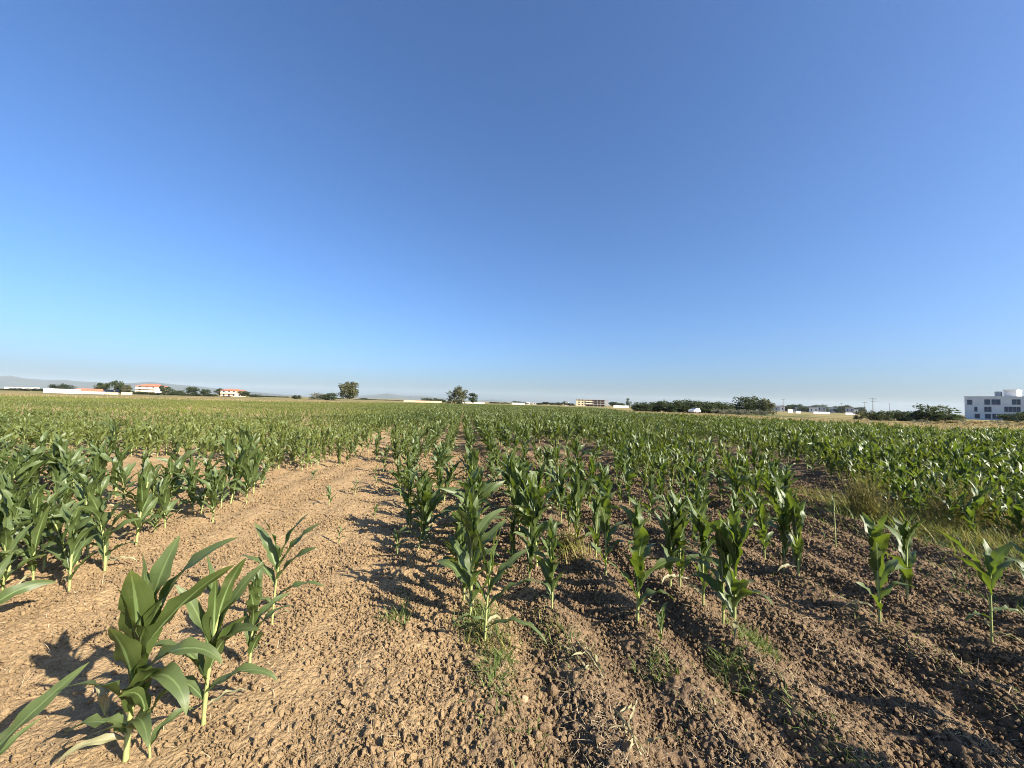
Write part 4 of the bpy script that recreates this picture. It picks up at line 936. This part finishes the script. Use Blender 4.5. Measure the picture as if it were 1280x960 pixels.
# white modern building at the right
def white_building():
    P0 = np.array([float(at_depth(1205.5, 500, 155)[0]), 155.0]); d = np.array([0.45, -0.893]); d /= np.linalg.norm(d); nrm = np.array([-d[1]*-1, 0])
    rz = math.atan2(d[1], d[0])          # local +x along the facade, local +y away from the viewer
    o = empty('white_building', (P0[0], P0[1], -0.1), rz, 'white three storey modern building with dark windows and a rooftop storey', 'building')
    yv = np.array([-d[1], d[0]])
    def on_facade(px, py):
        r_ = ray(px, py)
        # solve t*r = P0 + s*d
        A = np.array([[r_[0], -d[0]], [r_[1], -d[1]]]); t, s = np.linalg.solve(A, P0); return s, H_CAM + r_[2]*t + 0.1
    H = on_facade(1206, 496.2)[1]; L = 30.0; Dp = 16.0
    MB().box(0, L, 0, Dp, 0, H).build('wall', M['shadewhite'], o)
    MB().box(-0.12, L+0.12, -0.12, Dp+0.12, H, H+0.28).build('parapet', M['white'], o)
    fz = [on_facade(1230, y)[1] for y in (507.0, 516.0)]
    for z in fz: MB().box(0.02, L-0.02, -0.06, -0.002, z-0.05, z+0.09).build('string_course', M['frame'], o)
    for (a, b, y0, y1) in [(1208.5,1215.5,499.5,506),(1230,1238,499,506),(1239,1250.8,499,506),(1264.5,1276,499,506),(1217.5,1222,508.3,514.6),(1230,1239.5,508.2,514.9),(1255,1276,508.2,515),
                           (1218,1225.2,517.2,523),(1231,1239,517.2,523.4),(1240,1251.5,517.2,523.6),(1255,1276,517.4,524)]:
        s0 = on_facade(a, y0)[0]; s1 = on_facade(b, y0)[0]; z1 = on_facade(a, y0)[1]; z0 = on_facade(a, y1)[1]
        fr = MB(); t = 0.09
        fr.box(s0, s1, -0.05, 0.02, z0, z0+t).box(s0, s1, -0.05, 0.02, z1-t, z1).box(s0, s0+t, -0.05, 0.02, z0+t, z1-t).box(s1-t, s1, -0.05, 0.02, z0+t, z1-t)
        k = max(1, round((s1-s0)/1.1))
        for j in range(1, k): x = s0+(s1-s0)*j/k; fr.box(x-0.035, x+0.035, -0.045, 0.02, z0+t, z1-t)
        w = MB().box(s0+0.02, s1-0.02, -0.02, 0.03, z0+0.02, z1-0.02).build('window', M['glass'], o)
        fr.build('frame', M['grey'], w)
        MB().box(s0-0.1, s1+0.1, -0.16, -0.055, z0-0.1, z0-0.01).build('sill', M['white'], w)
    # windows beyond the frame, same pattern
    for j in range(3):
        z0 = [fz[1]-2.6, fz[0]-2.7, fz[0]+0.5][j]
        for s in (19, 24): MB().box(s, s+2.8, -0.03, 0.03, z0, z0+1.9).build('window', M['glass'], o)
    # rooftop storey and stair block
    sa = on_facade(1246.5, 490)[0]; sb = on_facade(1262, 490)[0]; zt = on_facade(1250, 487.8)[1]+0.1; 
    MB().box(sa+1.0, sb+1.2, 2.5, 9, H+0.3, zt).build('rooftop_storey', M['white'], o)
    MB().box(sa+0.8, sb+1.4, 2.3, 9.2, zt+0.002, zt+0.2).build('rooftop_slab', M['white'], o)
    sc = on_facade(1239.5, 490)[0]
    MB().box(sc+0.3, sc+1.7, 2.0, 4.5, H+0.3, zt-0.5).build('stair_block', M['grey'], o)
white_building()
# far village at right
vil = [(966,14,510.5,'grey'),(975,10,509,'white'),(989,7,513.5,'white'),(999,8,511,'grey'),(1008,10,510,'grey'),(1017,9,510.5,'white'),(1027,9,510,'grey'),(1036,8,512,'grey'),(1044,8,511,'white'),(1052,8,512.5,'grey'),(1062,8,511,'grey'),(1068,7,513,'white'),(1078,6,512.5,'grey')]
words = ['leftmost grey','second, white,','small white','third grey','wide grey','middle white','grey right of the middle white','squat grey','pale white','low grey','tall grey','right white','rightmost grey']
for i, (p, w, yt, m_) in enumerate(vil):
    shed('village_house', p, 430+(i*31 % 5)*25, w, yt-2.0, 9, m_, 'darkroof' if i % 2 else 'roof' if i % 5 == 0 else 'concrete', 1.0 if i % 2 else 0.25, '%s house of the far village beyond the right margin' % words[i], 'house', 'houses of the far village', 2)
for (a, b, lab) in [(985,991,'short white wall at the left end of the far village'),(995,1001,'low white slab wall second from the left before the far village'),(1017,1037,'longest white wall before the far village'),(1057,1071,'white wall at the right end of the far village')]:
    Y = 220; pa = at_depth(a, 515, Y); pb = at_depth(b, 515, Y); o = tag(empty('white_wall', ((pa[0]+pb[0])/2, Y, -0.05), 0, lab, 'wall'), kind='thing')
    L = pb[0]-pa[0]; hh = 2.0 if a == 985 else 1.1
    MB().box(-L/2, L/2, 0, 0.3, 0, hh).build('wall', M['white'], o); MB().box(-L/2-0.06, L/2+0.06, -0.06, 0.36, hh+0.001, hh+0.1).build('coping', M['frame'], o)

# ------------------------------------------------------------------ poles, wires, car
pole_tops = {}
def pole(px, ytop, Y, label, arms=1, group='utility poles at right'):
    t = at_depth(px, ytop, Y); x, H = float(t[0]), float(t[2])
    o = empty('utility_pole', (x, Y, -0.05), -math.atan2(x, Y)+0.2, label, 'utility pole', group)
    MB().tube([(0, 0, 0), (0, 0, H*0.5), (0, 0, H)], [0.17, 0.14, 0.10], 8).build('pole', M['wood'], o, True)
    for k in range(arms):
        z = H*0.93-k*H*0.13; ar = MB().box(-1.3+k*0.3, 1.3-k*0.3, -0.18, -0.10, z, z+0.14).build('crossarm', M['wood'], o)
        for s in (-1.1+k*0.3, 0.45, 1.1-k*0.3): MB().tube([(s, -0.14, z+0.142), (s, -0.14, z+0.3)], [0.05, 0.04], 6).build('insulator', M['frame'], ar)
    pole_tops[px] = Vector((x, Y, H*0.95))
pole(1091, 497, 187, 'tall near utility pole with two crossarms, above the hedge', 2)
pole(1081, 502, 250, 'utility pole with one crossarm just left of the tallest one')
pole(1112, 504, 310, 'faint far utility pole over the middle of the hedge')
pole(1175.5, 505, 300, 'utility pole showing behind the big spiky bush')
pole(979, 498.5, 270, 'utility pole standing by the left end of the far village', 1)
pole(1052, 503.5, 380, 'faint far utility pole over the middle of the village roofs')
pole(709, 500, 360, 'thin utility pole left of the unfinished building', 1)
for a, b, lab in [(1091, 1112, 'slack power wire from the tallest utility pole to the faint one over the hedge'), (1112, 1175.5, 'slack power wire from the faint pole over the hedge to the big bush')]:
    A, B = pole_tops[a], pole_tops[b]
    o = MB().tube([A.lerp(B, t) - Vector((0, 0, 1.2*4*t*(1-t))) for t in np.linspace(0, 1, 13)], 0.02, 5).build('power_wire', M['dark'])
    tag(o, lab, 'wire', 'power wires')
def car(px, Y, rz):
    t = at_depth(px, 512, Y); o = empty('parked_car', (float(t[0]), Y, -0.02), rz, 'white car parked on the margin of the maize before the dark trees', 'car')
    prof = [(-1.95,0.35),(-2.0,0.75),(-1.9,0.95),(-1.2,1.02),(-0.75,1.04),(-0.6,1.05),(1.6,1.05),(1.95,0.98),(2.0,0.6),(1.95,0.35)]
    MB().poly_prism(prof, -0.82, 0.82).build('body', M['carpaint'], o, False, 0.06)
    MB().poly_prism([(-0.85,1.045),(-0.25,1.46),(0.1,1.5),(1.2,1.5),(1.5,1.44),(1.85,1.045)], -0.72, 0.72).build('cabin', M['carpaint'], o, False, 0.05)
    for s in (-1, 1):
        MB().poly_prism([(-0.62,1.07),(-0.2,1.40),(0.45,1.42),(0.45,1.07)], s*0.735-0.012, s*0.735+0.012).build('side_window', M['glass'], o)
        MB().poly_prism([(0.52,1.07),(0.52,1.42),(1.2,1.42),(1.55,1.07)], s*0.735-0.012, s*0.735+0.012).build('side_window', M['glass'], o)
        MB().box(-2.03,-1.94,s*0.6-0.16,s*0.6+0.16,0.72,0.88).build('headlight', M['frame'], o)
        MB().box(1.97,2.02,s*0.66-0.1,s*0.66+0.1,0.7,0.95).build('tail_light', M['roof'], o)
        for wx in (-1.25, 1.25):
            w = MB().tube([(wx, s*0.84-0.1, 0.31), (wx, s*0.84+0.04, 0.31)], 0.31, 16).build('wheel', M['rubber'], o)
            MB().tube([(wx, s*0.84-0.02, 0.31), (wx, s*0.84+0.055, 0.31)], 0.18, 12).build('rim', M['steel'], w)
    ws = MB().add([(-0.83,-0.62,1.07),(-0.83,0.62,1.07),(-0.31,0.55,1.44),(-0.31,-0.55,1.44),(-0.87,-0.62,1.08),(-0.87,0.62,1.08),(-0.35,0.55,1.46),(-0.35,-0.55,1.46)], [(0,1,2,3),(7,6,5,4),(0,4,5,1),(1,5,6,2),(2,6,7,3),(3,7,4,0)])
    ws.build('windscreen', M['glass'], o)
car(868, 106, R(40))

# ------------------------------------------------------------------ hills
def hills(name, prof, Y, label, seed):
    px_ = np.array([p[0] for p in prof], float); py_ = np.array([p[1] for p in prof], float)
    xs = np.linspace(px_[0], px_[-1], 220); ys = np.interp(xs, px_, py_)
    pts = np.array([at_depth(a, b, Y) for a, b in zip(xs, ys)])
    hz = np.maximum(pts[:, 2], 0)
    rows = np.linspace(-1, 1, 21); V = []
    for rI, rv in enumerate(rows):
        yy = Y + rv*900; prof_h = np.maximum(0, 1-abs(rv)**1.5)
        sc = yy/Y
        n1 = vnoise(pts[:, 0], np.full(220, yy), 500, seed)*0.3 + vnoise(pts[:, 0], np.full(220, yy), 180, seed+1)*0.14
        z = hz*(prof_h*(1 + n1*(1-prof_h)*1.6)) - 3
        V.append(np.stack([pts[:, 0]*sc, np.full(220, yy), z], -1))
    V = np.concatenate(V); i = np.arange(220*21).reshape(21, 220)
    Q = np.stack([i[:-1, :-1], i[:-1, 1:], i[1:, 1:], i[1:, :-1]], -1).reshape(-1, 4)
    tag(link(name, np_mesh(name, V, Q, mats=(M['hill'],))), label, None, None, 'structure')
hills('hills', [(-260,476),(-120,472),(-40,471),(0,470),(12,469),(30,472.5),(60,475),(80,474.5),(100,476.5),(130,478),(160,478.5),(190,477),(215,480),(240,482),(285,487),(320,490),(370,494.5),(430,499)], 6000, 'long low range of blue hazy hills at left', 3)
hills('hills', [(400,498.5),(440,496.5),(460,494),(485,491.5),(505,494.5),(530,494.5),(560,498),(595,500.5),(615,499.3),(640,502),(690,505.5)], 7500, 'faint farthest hills near the middle of the horizon', 9)

# ------------------------------------------------------------------ haze
mb = MB().box(-9900, 9900, -900, 9900, -4.5, 235)
m, nt, n, l, b = mat('haze'); n.remove(b)
pvn = n.new('ShaderNodeVolumePrincipled'); pvn.inputs['Color'].default_value = (0.76, 0.89, 1.0, 1); pvn.inputs['Density'].default_value = 0.000045; pvn.inputs['Anisotropy'].default_value = 0.0
l.new(pvn.outputs[0], n['Material Output'].inputs['Volume'])
hz = mb.build('haze', m); tag(hz, 'thin blue haze in the air over the plain', 'haze', None, 'stuff')
